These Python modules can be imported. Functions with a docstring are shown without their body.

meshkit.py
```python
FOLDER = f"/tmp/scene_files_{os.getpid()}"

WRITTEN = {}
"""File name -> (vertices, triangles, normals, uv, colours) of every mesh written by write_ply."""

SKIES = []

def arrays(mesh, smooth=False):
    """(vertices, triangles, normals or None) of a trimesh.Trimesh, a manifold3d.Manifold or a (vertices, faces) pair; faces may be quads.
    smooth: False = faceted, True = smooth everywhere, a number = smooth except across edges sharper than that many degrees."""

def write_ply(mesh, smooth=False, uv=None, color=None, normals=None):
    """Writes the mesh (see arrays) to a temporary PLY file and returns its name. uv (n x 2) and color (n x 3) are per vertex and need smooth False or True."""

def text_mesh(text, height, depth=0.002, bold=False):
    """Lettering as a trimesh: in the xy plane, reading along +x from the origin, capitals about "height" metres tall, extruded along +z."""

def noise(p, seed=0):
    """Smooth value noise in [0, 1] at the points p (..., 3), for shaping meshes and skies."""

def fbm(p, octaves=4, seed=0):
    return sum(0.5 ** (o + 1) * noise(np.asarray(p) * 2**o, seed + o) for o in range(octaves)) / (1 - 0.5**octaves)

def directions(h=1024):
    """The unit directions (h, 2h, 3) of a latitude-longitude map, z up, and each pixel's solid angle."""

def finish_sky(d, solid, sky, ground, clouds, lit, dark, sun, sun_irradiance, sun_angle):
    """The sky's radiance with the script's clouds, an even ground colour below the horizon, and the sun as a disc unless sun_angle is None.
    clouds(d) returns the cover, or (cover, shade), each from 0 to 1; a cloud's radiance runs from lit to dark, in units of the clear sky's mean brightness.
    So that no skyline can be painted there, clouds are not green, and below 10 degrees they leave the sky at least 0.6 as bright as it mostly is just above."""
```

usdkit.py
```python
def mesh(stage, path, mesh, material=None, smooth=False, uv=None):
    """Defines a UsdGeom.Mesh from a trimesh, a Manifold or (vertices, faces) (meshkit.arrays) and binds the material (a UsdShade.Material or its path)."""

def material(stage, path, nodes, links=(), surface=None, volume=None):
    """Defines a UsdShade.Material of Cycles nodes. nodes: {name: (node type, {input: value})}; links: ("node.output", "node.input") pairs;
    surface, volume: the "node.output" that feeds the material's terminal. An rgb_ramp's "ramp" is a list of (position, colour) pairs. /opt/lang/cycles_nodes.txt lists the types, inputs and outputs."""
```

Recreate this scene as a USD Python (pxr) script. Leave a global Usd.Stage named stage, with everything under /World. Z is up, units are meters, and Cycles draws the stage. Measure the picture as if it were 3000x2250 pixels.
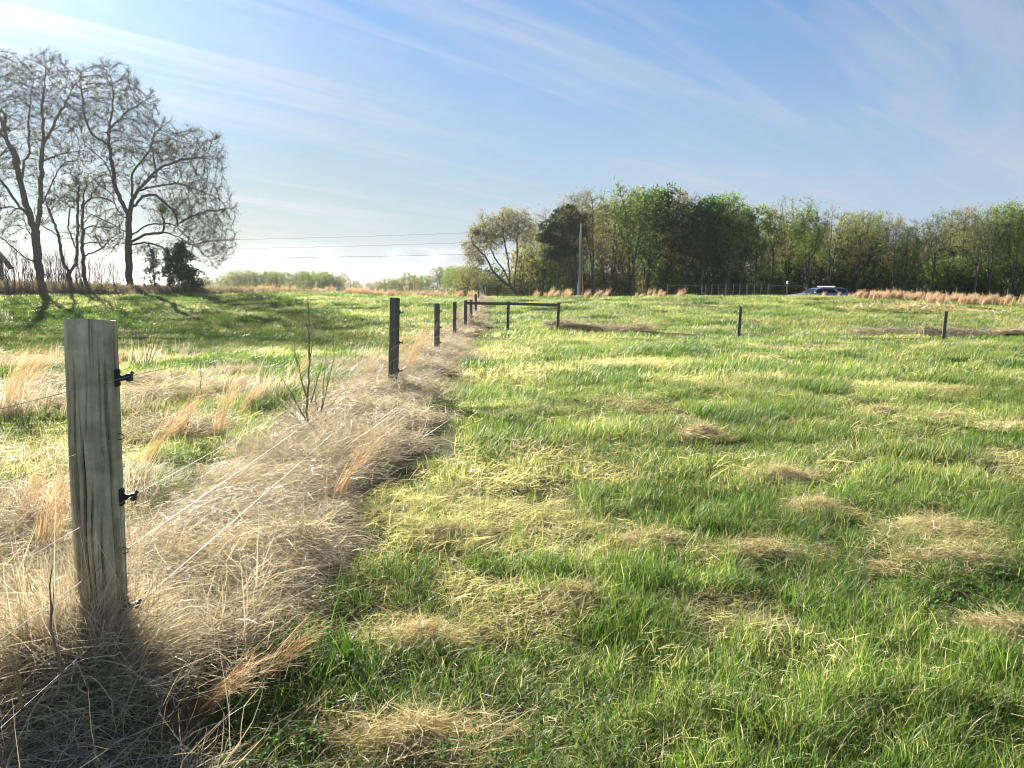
import math
import numpy as np
import trimesh
import usdkit, meshkit
from scipy.spatial import cKDTree
from pxr import Usd, UsdGeom, UsdLux, UsdShade, Gf, Sdf, Vt

stage = Usd.Stage.CreateInMemory()
UsdGeom.SetStageUpAxis(stage, 'Z')
UsdGeom.SetStageMetersPerUnit(stage, 1.0)
UsdGeom.Xform.Define(stage, '/World')
UsdGeom.Scope.Define(stage, '/World/Looks')

# ------------------------------------------------------------------ camera, sun, sky, exposure
PITCH, EYE, FPX = math.radians(7.2), 1.5, 2252.0
EXPOSURE = 2.05
HAZE = 0.000085
CLX, CLY = 16.0, 2.0  # where the cirrus lies
SUN_AZ, SUN_EL = math.radians(-33.0), math.radians(20.5)
SUN_INTENSITY, SKY_STRENGTH = 1.25, 0.05

cam = UsdGeom.Camera.Define(stage, '/World/camera')
cam.CreateHorizontalApertureAttr(36.0)
cam.CreateVerticalApertureAttr(27.0)
cam.CreateFocalLengthAttr(36.0 * FPX / 3000.0)
cam.CreateClippingRangeAttr(Gf.Vec2f(0.05, 20000))
cam.CreateExposureAttr(EXPOSURE)
cam.AddTranslateOp().Set(Gf.Vec3d(0, 0, EYE))
cam.AddRotateXOp().Set(90.0 - math.degrees(PITCH))

SUN_DIR = np.array([math.sin(SUN_AZ) * math.cos(SUN_EL), math.cos(SUN_AZ) * math.cos(SUN_EL), math.sin(SUN_EL)])
sun = UsdLux.DistantLight.Define(stage, '/World/sun')
sun.CreateIntensityAttr(SUN_INTENSITY)
sun.CreateAngleAttr(0.53)
sun.CreateNormalizeAttr(True)
sun.CreateColorAttr(Gf.Vec3f(1.0, 0.93, 0.82))
sun.AddOrientOp().Set(Gf.Quatf(Gf.Rotation(Gf.Vec3d(0, 0, 1), Gf.Vec3d(*SUN_DIR)).GetQuat()))

sky_nodes = {
    'co': ('texture_coordinate', {}),
    'sky': ('sky_texture', {'sky_type': 'single_scattering', 'sun_disc': False, 'sun_elevation': SUN_EL, 'sun_rotation': SUN_AZ,
                            'altitude': 100.0, 'air_density': 1.0, 'aerosol_density': 0.0, 'ozone_density': 1.2}),
    'sw': ('mix', {'mix_type': 'multiply', 'fac': 1.0, 'color2': (1.10, 0.99, 1.06)}),
    'sat': ('hsv', {'saturation': 1.3}),
    'ev': ('map_range', {'range_type': 'smoothstep', 'from_min': -0.02, 'from_max': 0.42, 'to_min': 0.52, 'to_max': 0.66, 'clamp': True}),
    'evc': ('combine_xyz', {}),
    'low': ('mix', {'mix_type': 'multiply', 'fac': 1.0}),
    # haze low over the land, warmer under the sun
    'hz': ('map_range', {'range_type': 'smoothstep', 'from_min': 0.40, 'from_max': -0.02, 'to_min': 0.0, 'to_max': 0.92, 'clamp': True}),
    'hf': ('math', {'math_type': 'multiply', 'value2': 1.7, 'use_clamp': True}),
    'hc': ('mix', {'mix_type': 'mix', 'color1': (2.05, 2.7, 3.65), 'color2': (1.55, 2.0, 1.95)}),
    'hm': ('mix', {'mix_type': 'mix'}),
    'sep': ('separate_xyz', {}),
    # the direction laid out on a flat cloud sheet high overhead
    'den': ('math', {'math_type': 'add', 'value2': 0.12}),
    'px': ('math', {'math_type': 'divide'}), 'py': ('math', {'math_type': 'divide'}),
    'pl': ('combine_xyz', {'z': 0.0}),
    'm1': ('mapping', {'mapping_type': 'texture', 'rotation': (0, 0, 0.86), 'scale': (3.0, 0.95, 1.0), 'location': (CLX, CLY, 0)}),
    'n1': ('noise_texture', {'scale': 1.15, 'detail': 6.0, 'roughness': 0.6, 'distortion': 0.8}),
    'm2': ('mapping', {'mapping_type': 'texture', 'rotation': (0, 0, 0.72), 'scale': (4.0, 0.5, 1.0), 'location': (0.4, 7.7, 0)}),
    'n2': ('noise_texture', {'scale': 2.3, 'detail': 3.0, 'roughness': 0.6, 'distortion': 0.9}),
    'r1': ('map_range', {'range_type': 'smoothstep', 'from_min': 0.43, 'from_max': 0.74, 'to_min': 0.0, 'to_max': 0.46, 'clamp': True}),
    'r2': ('map_range', {'range_type': 'smoothstep', 'from_min': 0.46, 'from_max': 0.70, 'to_min': 0.0, 'to_max': 0.26, 'clamp': True}),
    'cv': ('math', {'math_type': 'add', 'use_clamp': True}),
    # thin cloud and haze are brighter towards the sun (forward scattering)
    'sd': ('vector_math', {'math_type': 'dot_product', 'vector2': tuple(SUN_DIR)}),
    'sd0': ('math', {'math_type': 'maximum', 'value2': 0.0}),
    'g1': ('math', {'math_type': 'power', 'value2': 7.0}),
    'g2': ('math', {'math_type': 'power', 'value2': 60.0}),
    'g1s': ('math', {'math_type': 'multiply', 'value2': 0.1}),
    'g2s': ('math', {'math_type': 'multiply', 'value2': 3.5}),
    'gs': ('math', {'math_type': 'add'}),
    'gc': ('math', {'math_type': 'add', 'value2': 3.3}),
    'cc': ('mix', {'mix_type': 'multiply', 'fac': 1.0, 'color1': (0.95, 1.0, 1.08)}),
    'ccc': ('combine_xyz', {}),
    'mix': ('mix', {'mix_type': 'mix'}),
    'gl': ('mix', {'mix_type': 'multiply', 'fac': 1.0, 'color1': (0.50, 0.49, 0.46)}),
    'glc': ('combine_xyz', {}),
    'add': ('mix', {'mix_type': 'add', 'fac': 1.0}),
    # small cumulus low over the far trees
    'mk': ('mapping', {'mapping_type': 'point', 'scale': (9.0, 9.0, 22.0), 'location': (1.3, 0.2, 0.35)}),
    'nk': ('noise_texture', {'scale': 1.0, 'detail': 3.0, 'roughness': 0.5}),
    'rk': ('map_range', {'range_type': 'smoothstep', 'from_min': 0.54, 'from_max': 0.62, 'to_min': 0.0, 'to_max': 0.7, 'clamp': True}),
    'bk': ('map_range', {'range_type': 'smoothstep', 'from_min': 0.055, 'from_max': 0.025, 'to_min': 0.0, 'to_max': 1.0, 'clamp': True}),
    'kk': ('math', {'math_type': 'multiply'}),
    'mix2': ('mix', {'mix_type': 'mix', 'color2': (7.2, 7.1, 6.8)}),
    'bg': ('background_shader', {'strength': SKY_STRENGTH}),
}
sky_links = [
    ('co.generated', 'sep.vector'), ('sep.z', 'den.value1'),
    ('sep.x', 'px.value1'), ('den.value', 'px.value2'), ('sep.y', 'py.value1'), ('den.value', 'py.value2'),
    ('px.value', 'pl.x'), ('py.value', 'pl.y'),
    ('pl.vector', 'm1.vector'), ('m1.vector', 'n1.vector'), ('pl.vector', 'm2.vector'), ('m2.vector', 'n2.vector'),
    ('n1.fac', 'r1.value'), ('n2.fac', 'r2.value'), ('r1.result', 'cv.value1'), ('r2.result', 'cv.value2'),
    ('co.generated', 'sd.vector1'), ('sd.value', 'sd0.value1'), ('sd0.value', 'g1.value1'), ('sd0.value', 'g2.value1'),
    ('g1.value', 'g1s.value1'), ('g2.value', 'g2s.value1'), ('g1s.value', 'gs.value1'), ('g2s.value', 'gs.value2'),
    ('gs.value', 'gc.value1'), ('gc.value', 'ccc.x'), ('gc.value', 'ccc.y'), ('gc.value', 'ccc.z'), ('ccc.vector', 'cc.color2'),
    ('cv.value', 'mix.fac'), ('sky.color', 'sat.color'), ('sat.color', 'sw.color1'), ('sep.z', 'ev.value'), ('ev.result', 'evc.x'), ('ev.result', 'evc.y'), ('ev.result', 'evc.z'), ('sw.color', 'low.color1'), ('evc.vector', 'low.color2'), ('sep.z', 'hz.value'), ('hz.result', 'hm.fac'), ('g1.value', 'hf.value1'), ('hf.value', 'hc.fac'), ('low.color', 'hm.color1'), ('hc.color', 'hm.color2'), ('hm.color', 'mix.color1'), ('cc.color', 'mix.color2'),
    ('gs.value', 'glc.x'), ('gs.value', 'glc.y'), ('gs.value', 'glc.z'), ('glc.vector', 'gl.color2'),
    ('mix.color', 'add.color1'), ('gl.color', 'add.color2'),
    ('co.generated', 'mk.vector'), ('mk.vector', 'nk.vector'), ('nk.fac', 'rk.value'), ('sep.z', 'bk.value'),
    ('rk.result', 'kk.value1'), ('bk.result', 'kk.value2'), ('kk.value', 'mix2.fac'), ('add.color', 'mix2.color1'),
    ('mix2.color', 'bg.color'),
]
sky_mat = usdkit.material(stage, '/World/Looks/sky', sky_nodes, sky_links, surface='bg.background')
dome = UsdLux.DomeLight.Define(stage, '/World/sky')
dome.CreateIntensityAttr(1.0)
dome.GetPrim().SetCustomDataByKey('kind', 'structure')
UsdShade.MaterialBindingAPI.Apply(dome.GetPrim()).Bind(sky_mat)

# ------------------------------------------------------------------ helpers
TAKEN = {}


def path_of(name, parent=None):
    base = str(parent.GetPath()) if parent is not None else '/World'
    key = base + '/' + name
    n = TAKEN.get(key, 0)
    TAKEN[key] = n + 1
    return key if n == 0 else f'{key}_{n:03d}'


def tag(p, label=None, cat=None, group=None, kind=None):
    for k, v in (('label', label), ('category', cat), ('group', group), ('kind', kind)):
        if v:
            p.SetCustomDataByKey(k, v)
    return p


def thing(name, label=None, cat=None, loc=(0, 0, 0), rot=(0, 0, 0), scale=None, group=None):
    x = UsdGeom.Xform.Define(stage, path_of(name))
    x.AddTranslateOp().Set(Gf.Vec3d(*map(float, loc)))
    if any(rot):
        x.AddRotateXYZOp().Set(Gf.Vec3f(*map(float, rot)))
    if scale is not None:
        x.AddScaleOp().Set(Gf.Vec3f(*map(float, np.broadcast_to(scale, 3))))
    return tag(x.GetPrim(), label, cat, group)


def copy_of(proto, name, label, cat, loc, rotz=0.0, scale=None, group=None, tilt=(0, 0)):
    p = thing(name, label, cat, loc, (tilt[0], tilt[1], rotz), scale, group)
    p.GetReferences().AddInternalReference(proto)
    p.SetInstanceable(True)
    return p


def klass(name):
    """A class prim holding the parts that the copies of a thing refer to."""
    return stage.CreateClassPrim('/' + name)


def put(name, mesh, mat, parent=None, smooth=False, tone=None, path=None):
    """One Mesh prim; mesh is a trimesh or (vertices, faces)."""
    path = path or path_of(name, parent)
    m = usdkit.mesh(stage, path, mesh, LOOK[mat], smooth=smooth)
    if tone is not None:
        UsdGeom.PrimvarsAPI(m).CreatePrimvar('tone', Sdf.ValueTypeNames.FloatArray, 'vertex').Set(Vt.FloatArray.FromNumpy(np.asarray(tone, np.float32)))
    return m.GetPrim()


def join(parts):
    """Joins (v, f) or (v, f, tone) tuples."""
    at, vs, fs, ts = 0, [], [], []
    for p in parts:
        vs.append(p[0]); fs.append(p[1] + at); at += len(p[0])
        ts.append(p[2] if len(p) > 2 else np.full(len(p[0]), 0.5))
    return np.vstack(vs), np.vstack(fs), np.concatenate(ts)


def ray(px, py, Y):
    """The point at depth Y seen at (px, py) of the 3000 x 2250 photograph."""
    x, y = (px - 1500) / FPX, (1125 - py) / FPX
    d = np.array([x, math.cos(PITCH) + y * math.sin(PITCH), -math.sin(PITCH) + y * math.cos(PITCH)])
    return np.array([0, 0, EYE]) + d * (Y / d[1])


def tube(pts, rad, k=6, cap=True):
    """A tapered tube along pts (n, 3) as (v, f)."""
    pts = np.asarray(pts, float)
    rad = np.broadcast_to(np.asarray(rad, float), len(pts))
    t = np.gradient(pts, axis=0)
    t /= np.linalg.norm(t, axis=1, keepdims=True) + 1e-12
    ref = np.array([0, 0, 1.0]) if abs(t[0][2]) < 0.9 else np.array([1.0, 0, 0])
    u = np.cross(t, ref); u /= np.linalg.norm(u, axis=1, keepdims=True) + 1e-12
    w = np.cross(t, u)
    a = np.linspace(0, 2 * np.pi, k, endpoint=False)
    v = pts[:, None] + rad[:, None, None] * (np.cos(a)[None, :, None] * u[:, None] + np.sin(a)[None, :, None] * w[:, None])
    v = v.reshape(-1, 3)
    f = []
    i, j = np.meshgrid(np.arange(len(pts) - 1), np.arange(k), indexing='ij')
    a0, a1 = i * k + j, i * k + (j + 1) % k
    f = np.vstack([np.stack([a0, a0 + k, a1], -1).reshape(-1, 3), np.stack([a1, a0 + k, a1 + k], -1).reshape(-1, 3)])
    if cap:
        n = len(v)
        v = np.vstack([v, pts[0], pts[-1]])
        j = np.arange(k)
        e = (len(pts) - 1) * k
        f = np.vstack([f, np.stack([np.full(k, n), j, (j + 1) % k], -1), np.stack([np.full(k, n + 1), e + (j + 1) % k, e + j], -1)])
    return v, f


def box(size, at=(0, 0, 0), rz=0.0, bevel=0.0):
    m = trimesh.creation.box(size)
    if bevel:
        import manifold3d
        s = np.array(size) / 2 - bevel
        c = [[x, y, z] for x in (-s[0], s[0]) for y in (-s[1], s[1]) for z in (-s[2], s[2])]
        pts = np.vstack([np.array(c) + np.array(o) * bevel for o in ((1, 0, 0), (-1, 0, 0), (0, 1, 0), (0, -1, 0), (0, 0, 1), (0, 0, -1))])
        m = trimesh.Trimesh(pts).convex_hull
    if rz:
        m.apply_transform(trimesh.transformations.rotation_matrix(rz, [0, 0, 1]))
    m.apply_translation(at)
    return np.array(m.vertices), np.array(m.faces)


def smooth01(a, b, x):
    t = np.clip((np.asarray(x, float) - a) / (b - a), 0, 1)
    return t * t * (3 - 2 * t)


def noise2(x, y, s, seed=0, octaves=3):
    p = np.stack([np.asarray(x) * s, np.asarray(y) * s, np.zeros(np.shape(x))], -1)
    return meshkit.fbm(p, octaves, seed)


# ------------------------------------------------------------------ materials
LOOK = {}
KEEP = {}


def look(name, nodes, links, surface=None, volume=None):
    LOOK[name] = usdkit.material(stage, '/World/Looks/' + name, nodes, links, surface=surface, volume=volume)


def leaf_look(name, stops, trans=0.45, tint=(1.25, 1.2, 0.55), rough=0.5, spec=0.25, vary=0.25, patch=None):
    """Thin plant matter: colour by the mesh's tone and the copy's random number, part of the light passing through."""
    n = {'at': ('attribute', {'attribute': 'tone'}), 'ob': ('object_info', {}), 'rp': ('rgb_ramp', {'ramp': stops}),
         'mr': ('map_range', {'to_min': 1 - vary, 'to_max': 1 + vary, 'clamp': True}), 'hv': ('hsv', {}),
         'pb': ('principled_bsdf', {'roughness': rough, 'specular_ior_level': spec}),
         'tc': ('mix', {'mix_type': 'multiply', 'fac': 1.0, 'color2': tint}), 'tr': ('translucent_bsdf', {}), 'mx': ('mix_closure', {'fac': trans})}
    l = [('at.fac', 'rp.fac'), ('ob.random', 'mr.value'), ('mr.result', 'hv.value'), ('rp.color', 'hv.color'), ('hv.color', 'pb.base_color'),
         ('hv.color', 'tc.color1'), ('tc.color', 'tr.color'), ('pb.BSDF', 'mx.closure1'), ('tr.BSDF', 'mx.closure2')]
    if patch:  # slow drift of colour over the ground
        n |= {'ge': ('geometry', {}), 'nz': ('noise_texture', {'scale': patch[0], 'detail': 3.0}),
              'pr': ('map_range', {'from_min': 0.35, 'from_max': 0.65, 'to_min': -patch[1], 'to_max': patch[1], 'clamp': True}), 'ad': ('math', {'math_type': 'add', 'use_clamp': True})}
        l = [x for x in l if x[0] != 'at.fac'] + [('ge.position', 'nz.vector'), ('nz.fac', 'pr.value'), ('pr.result', 'ad.value1'), ('at.fac', 'ad.value2'), ('ad.value', 'rp.fac')]
    look(name, n, l, 'mx.closure')


def plain_look(name, a, b=None, scale=3.0, stretch=(1, 1, 1), rough=0.8, spec=0.2, metallic=0.0, bump=0.0, bscale=None, obj=True, detail=5.0):
    b = b or tuple(x * 0.7 for x in a)
    n = {'tc': ('texture_coordinate', {}), 'ge': ('geometry', {}), 'mp': ('mapping', {'scale': stretch}), 'nz': ('noise_texture', {'scale': scale, 'detail': detail, 'roughness': 0.6}),
         'rp': ('rgb_ramp', {'ramp': [(0.3, b), (0.7, a)]}), 'pb': ('principled_bsdf', {'roughness': rough, 'specular_ior_level': spec, 'metallic': metallic})}
    l = [('tc.object' if obj else 'ge.position', 'mp.vector'), ('mp.vector', 'nz.vector'), ('nz.fac', 'rp.fac'), ('rp.color', 'pb.base_color')]
    if bump:
        n |= {'nb': ('noise_texture', {'scale': bscale or scale * 3, 'detail': 4.0}), 'bu': ('bump', {'strength': bump, 'distance': 0.01})}
        l += [('mp.vector', 'nb.vector'), ('nb.fac', 'bu.height'), ('bu.normal', 'pb.normal')]
    look(name, n, l, 'pb.BSDF')


leaf_look('turf', [(0.0, (0.042, 0.095, 0.020)), (0.35, (0.115, 0.205, 0.036)), (0.6, (0.225, 0.285, 0.075)), (0.78, (0.34, 0.315, 0.165)), (0.9, (0.50, 0.44, 0.27)), (1.0, (0.62, 0.55, 0.37))],
          trans=0.5, tint=(1.12, 1.15, 0.72), rough=0.45, spec=0.22, vary=0.2, patch=(0.35, 0.12))
leaf_look('straw', [(0.0, (0.13, 0.105, 0.07)), (0.3, (0.32, 0.275, 0.185)), (0.65, (0.52, 0.465, 0.335)), (1.0, (0.72, 0.65, 0.50))],
          trans=0.35, tint=(1.08, 1.0, 0.85), rough=0.5, spec=0.25, vary=0.2)
leaf_look('hay', [(0.0, (0.25, 0.21, 0.10)), (0.5, (0.52, 0.45, 0.26)), (1.0, (0.70, 0.63, 0.43))], trans=0.3, tint=(1.1, 1.0, 0.7), rough=0.5, spec=0.25, vary=0.12)
leaf_look('broom', [(0.0, (0.30, 0.18, 0.09)), (0.5, (0.47, 0.335, 0.195)), (1.0, (0.64, 0.52, 0.36))], trans=0.4, tint=(1.1, 0.98, 0.78), rough=0.5, spec=0.25, vary=0.15)
leaf_look('plant', [(0.0, (0.04, 0.10, 0.02)), (1.0, (0.09, 0.19, 0.04))], trans=0.4, rough=0.6, spec=0.1)
plain_look('stalk', (0.24, 0.19, 0.14), (0.13, 0.10, 0.075), 8.0, rough=0.85)
leaf_look('white_leaf', [(0.0, (0.6, 0.62, 0.55)), (1.0, (0.8, 0.8, 0.75))], trans=0.3, tint=(1, 1, 1))
leaf_look('leaf_bud', [(0.0, (0.08, 0.085, 0.04)), (1.0, (0.16, 0.165, 0.08))], trans=0.35, tint=(1.2, 1.15, 0.5))
leaf_look('leaf_spring', [(0.0, (0.095, 0.155, 0.04)), (1.0, (0.25, 0.32, 0.10))], trans=0.55, tint=(1.2, 1.2, 0.6))
leaf_look('leaf_olive', [(0.0, (0.13, 0.13, 0.06)), (1.0, (0.27, 0.25, 0.12))], trans=0.5, tint=(1.2, 1.12, 0.65))
leaf_look('leaf_dark', [(0.0, (0.028, 0.075, 0.028)), (1.0, (0.085, 0.165, 0.055))], trans=0.48, tint=(1.1, 1.2, 0.55))
leaf_look('needle', [(0.0, (0.022, 0.050, 0.028)), (1.0, (0.055, 0.095, 0.048))], trans=0.3, tint=(1.0, 1.1, 0.6))
leaf_look('leaf_pale', [(0.0, (0.13, 0.17, 0.07)), (1.0, (0.27, 0.30, 0.15))], trans=0.52, tint=(1.15, 1.15, 0.65))
plain_look('bark', (0.13, 0.115, 0.095), (0.07, 0.062, 0.053), 2.0, (1, 1, 0.25), rough=0.9, spec=0.1)
plain_look('bark_pale', (0.38, 0.35, 0.30), (0.15, 0.13, 0.11), 1.2, (1, 1, 0.3), rough=0.85, spec=0.15)
plain_look('twig', (0.11, 0.08, 0.055), (0.06, 0.045, 0.035), 5.0, rough=0.85)
plain_look('steel_wire', (0.33, 0.32, 0.30), (0.20, 0.19, 0.18), 40.0, rough=0.5, spec=0.4, metallic=0.15)
plain_look('black_plastic', (0.02, 0.02, 0.02), (0.012, 0.012, 0.012), 30.0, rough=0.45, spec=0.4)
plain_look('rust', (0.13, 0.065, 0.045), (0.07, 0.035, 0.028), 9.0, rough=0.8)
plain_look('pole_wood', (0.42, 0.39, 0.34), (0.30, 0.275, 0.24), 4.0, (1, 1, 0.05), rough=0.85)
plain_look('orange_plastic', (0.75, 0.33, 0.07), (0.68, 0.28, 0.05), 2.0, rough=0.5)
plain_look('white_paint', (0.8, 0.8, 0.78), (0.7, 0.7, 0.68), 3.0, rough=0.5)
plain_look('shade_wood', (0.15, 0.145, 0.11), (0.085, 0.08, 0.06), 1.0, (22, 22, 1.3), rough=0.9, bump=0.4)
plain_look('far_post_wood', (0.17, 0.155, 0.125), (0.10, 0.09, 0.075), 6.0, (1, 1, 0.1), rough=0.9)
plain_look('barn_wall', (0.20, 0.19, 0.17), (0.13, 0.12, 0.11), 2.0, (4, 4, 0.3), rough=0.9)
plain_look('barn_roof', (0.17, 0.16, 0.155), (0.11, 0.10, 0.10), 1.5, rough=0.6, spec=0.4)
plain_look('cable', (0.05, 0.05, 0.055), (0.04, 0.04, 0.04), 1.0, rough=0.6)
plain_look('tyre', (0.02, 0.02, 0.02), (0.015, 0.015, 0.015), 20.0, rough=0.85)
plain_look('car_paint', (0.13, 0.17, 0.25), (0.12, 0.16, 0.24), 0.5, rough=0.32, spec=0.5, metallic=0.3)
plain_look('chrome', (0.30, 0.31, 0.33), (0.27, 0.27, 0.29), 1.0, rough=0.45, spec=0.4, metallic=0.5)
look('car_glass', {'f': ('fresnel', {}), 't': ('transparent_bsdf', {'color': (0.10, 0.12, 0.14)}), 'g': ('glossy_bsdf', {'roughness': 0.03, 'color': (0.9, 0.9, 0.9)}), 'm': ('mix_closure', {})},
     [('f.fac', 'm.fac'), ('t.BSDF', 'm.closure1'), ('g.BSDF', 'm.closure2')], 'm.closure')
plain_look('tail_red', (0.35, 0.02, 0.02), (0.3, 0.015, 0.015), 5.0, rough=0.25, spec=0.5)

# weathered post wood: grey, green with algae towards the ground, long dark checks in the grain
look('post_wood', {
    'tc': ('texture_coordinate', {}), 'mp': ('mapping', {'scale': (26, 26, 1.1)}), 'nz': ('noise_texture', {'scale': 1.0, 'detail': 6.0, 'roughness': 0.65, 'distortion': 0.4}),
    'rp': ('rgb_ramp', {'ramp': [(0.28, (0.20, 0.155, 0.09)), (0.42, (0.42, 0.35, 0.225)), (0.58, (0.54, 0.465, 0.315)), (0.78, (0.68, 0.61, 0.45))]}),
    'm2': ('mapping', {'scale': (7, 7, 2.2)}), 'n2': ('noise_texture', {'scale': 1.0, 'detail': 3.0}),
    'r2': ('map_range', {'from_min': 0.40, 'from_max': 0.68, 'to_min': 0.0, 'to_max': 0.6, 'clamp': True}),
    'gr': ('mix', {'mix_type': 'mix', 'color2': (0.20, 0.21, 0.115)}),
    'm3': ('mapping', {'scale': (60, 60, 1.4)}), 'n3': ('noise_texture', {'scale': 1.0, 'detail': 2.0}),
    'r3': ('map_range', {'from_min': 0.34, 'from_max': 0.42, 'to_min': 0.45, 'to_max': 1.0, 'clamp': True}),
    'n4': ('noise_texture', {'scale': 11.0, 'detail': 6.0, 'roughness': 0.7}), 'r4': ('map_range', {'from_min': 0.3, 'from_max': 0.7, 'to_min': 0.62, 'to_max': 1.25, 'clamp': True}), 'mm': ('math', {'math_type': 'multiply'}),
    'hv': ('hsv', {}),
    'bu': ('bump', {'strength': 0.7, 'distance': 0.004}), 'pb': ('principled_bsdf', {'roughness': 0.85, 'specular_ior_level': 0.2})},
    [('tc.object', 'mp.vector'), ('mp.vector', 'nz.vector'), ('nz.fac', 'rp.fac'), ('tc.object', 'm2.vector'), ('m2.vector', 'n2.vector'), ('n2.fac', 'r2.value'),
     ('r2.result', 'gr.fac'), ('rp.color', 'gr.color1'), ('tc.object', 'm3.vector'), ('m3.vector', 'n3.vector'), ('n3.fac', 'r3.value'), ('gr.color', 'hv.color'), ('r3.result', 'mm.value1'), ('tc.object', 'n4.vector'), ('n4.fac', 'r4.value'), ('r4.result', 'mm.value2'), ('mm.value', 'hv.value'),
     ('hv.color', 'pb.base_color'), ('nz.fac', 'bu.height'), ('bu.normal', 'pb.normal')], 'pb.BSDF')
# soil and low thatch under the grass; straw along the fence
look('soil', {
    'ge': ('geometry', {}), 'n1': ('noise_texture', {'scale': 1.6, 'detail': 8.0, 'roughness': 0.7}), 'n2': ('noise_texture', {'scale': 55.0, 'detail': 3.0}),
    'r1': ('rgb_ramp', {'ramp': [(0.3, (0.045, 0.065, 0.018)), (0.5, (0.085, 0.10, 0.03)), (0.68, (0.17, 0.145, 0.065))]}),
    'r2': ('rgb_ramp', {'ramp': [(0.3, (0.4, 0.4, 0.4)), (0.7, (1.25, 1.2, 1.1))]}),
    'mu': ('mix', {'mix_type': 'multiply', 'fac': 0.8}), 'at': ('attribute', {'attribute': 'tone'}), 'mx': ('mix', {'mix_type': 'mix', 'color2': (0.16, 0.12, 0.07)}),
    'bu': ('bump', {'strength': 0.8, 'distance': 0.03}), 'pb': ('principled_bsdf', {'roughness': 0.95, 'specular_ior_level': 0.1})},
    [('ge.position', 'n1.vector'), ('ge.position', 'n2.vector'), ('n1.fac', 'r1.fac'), ('n2.fac', 'r2.fac'), ('r1.color', 'mx.color1'), ('at.fac', 'mx.fac'), ('mx.color', 'mu.color1'), ('r2.color', 'mu.color2'),
     ('mu.color', 'pb.base_color'), ('n2.fac', 'bu.height'), ('bu.normal', 'pb.normal')], 'pb.BSDF')

# ------------------------------------------------------------------ the lie of the land
R_Y = [-200, 0, 10, 19, 27, 34, 40, 46, 55, 62, 68, 77, 90, 140, 250, 600, 5000]
R_Z = [0, 0, 0, -.2, -.33, -.43, -.38, -.20, .32, .56, .50, -.45, -.8, -1.2, -3, -4, -4]
L_Y = [-200, 0, 10, 19, 27, 34, 46, 58, 66, 85, 110, 180, 600, 5000]
L_Z = [0, 0, 0, -.12, -.25, -.3, .05, .68, .92, .95, .0, -4.5, -5, -5]
from scipy.interpolate import PchipInterpolator
_R, _L = PchipInterpolator(R_Y, R_Z), PchipInterpolator(L_Y, L_Z)


def fence_x(Y):
    return -1.42 - 0.018 * np.asarray(Y, float)


def cross_y(X):
    """The cross fence that leaves the corner brace to the right."""
    return 34.2 - 0.075 * (np.asarray(X, float) + 2)


def cross_cover(X):
    """Where dead grass was left standing under the cross fence."""
    X = np.asarray(X, float)
    return np.maximum.reduce([smooth01(a - .3, a + .3, X) * smooth01(b + .4, b - .3, X) for a, b in ((-2.0, 8.4), (9.0, 12.9), (14.9, 26.0))])


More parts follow.
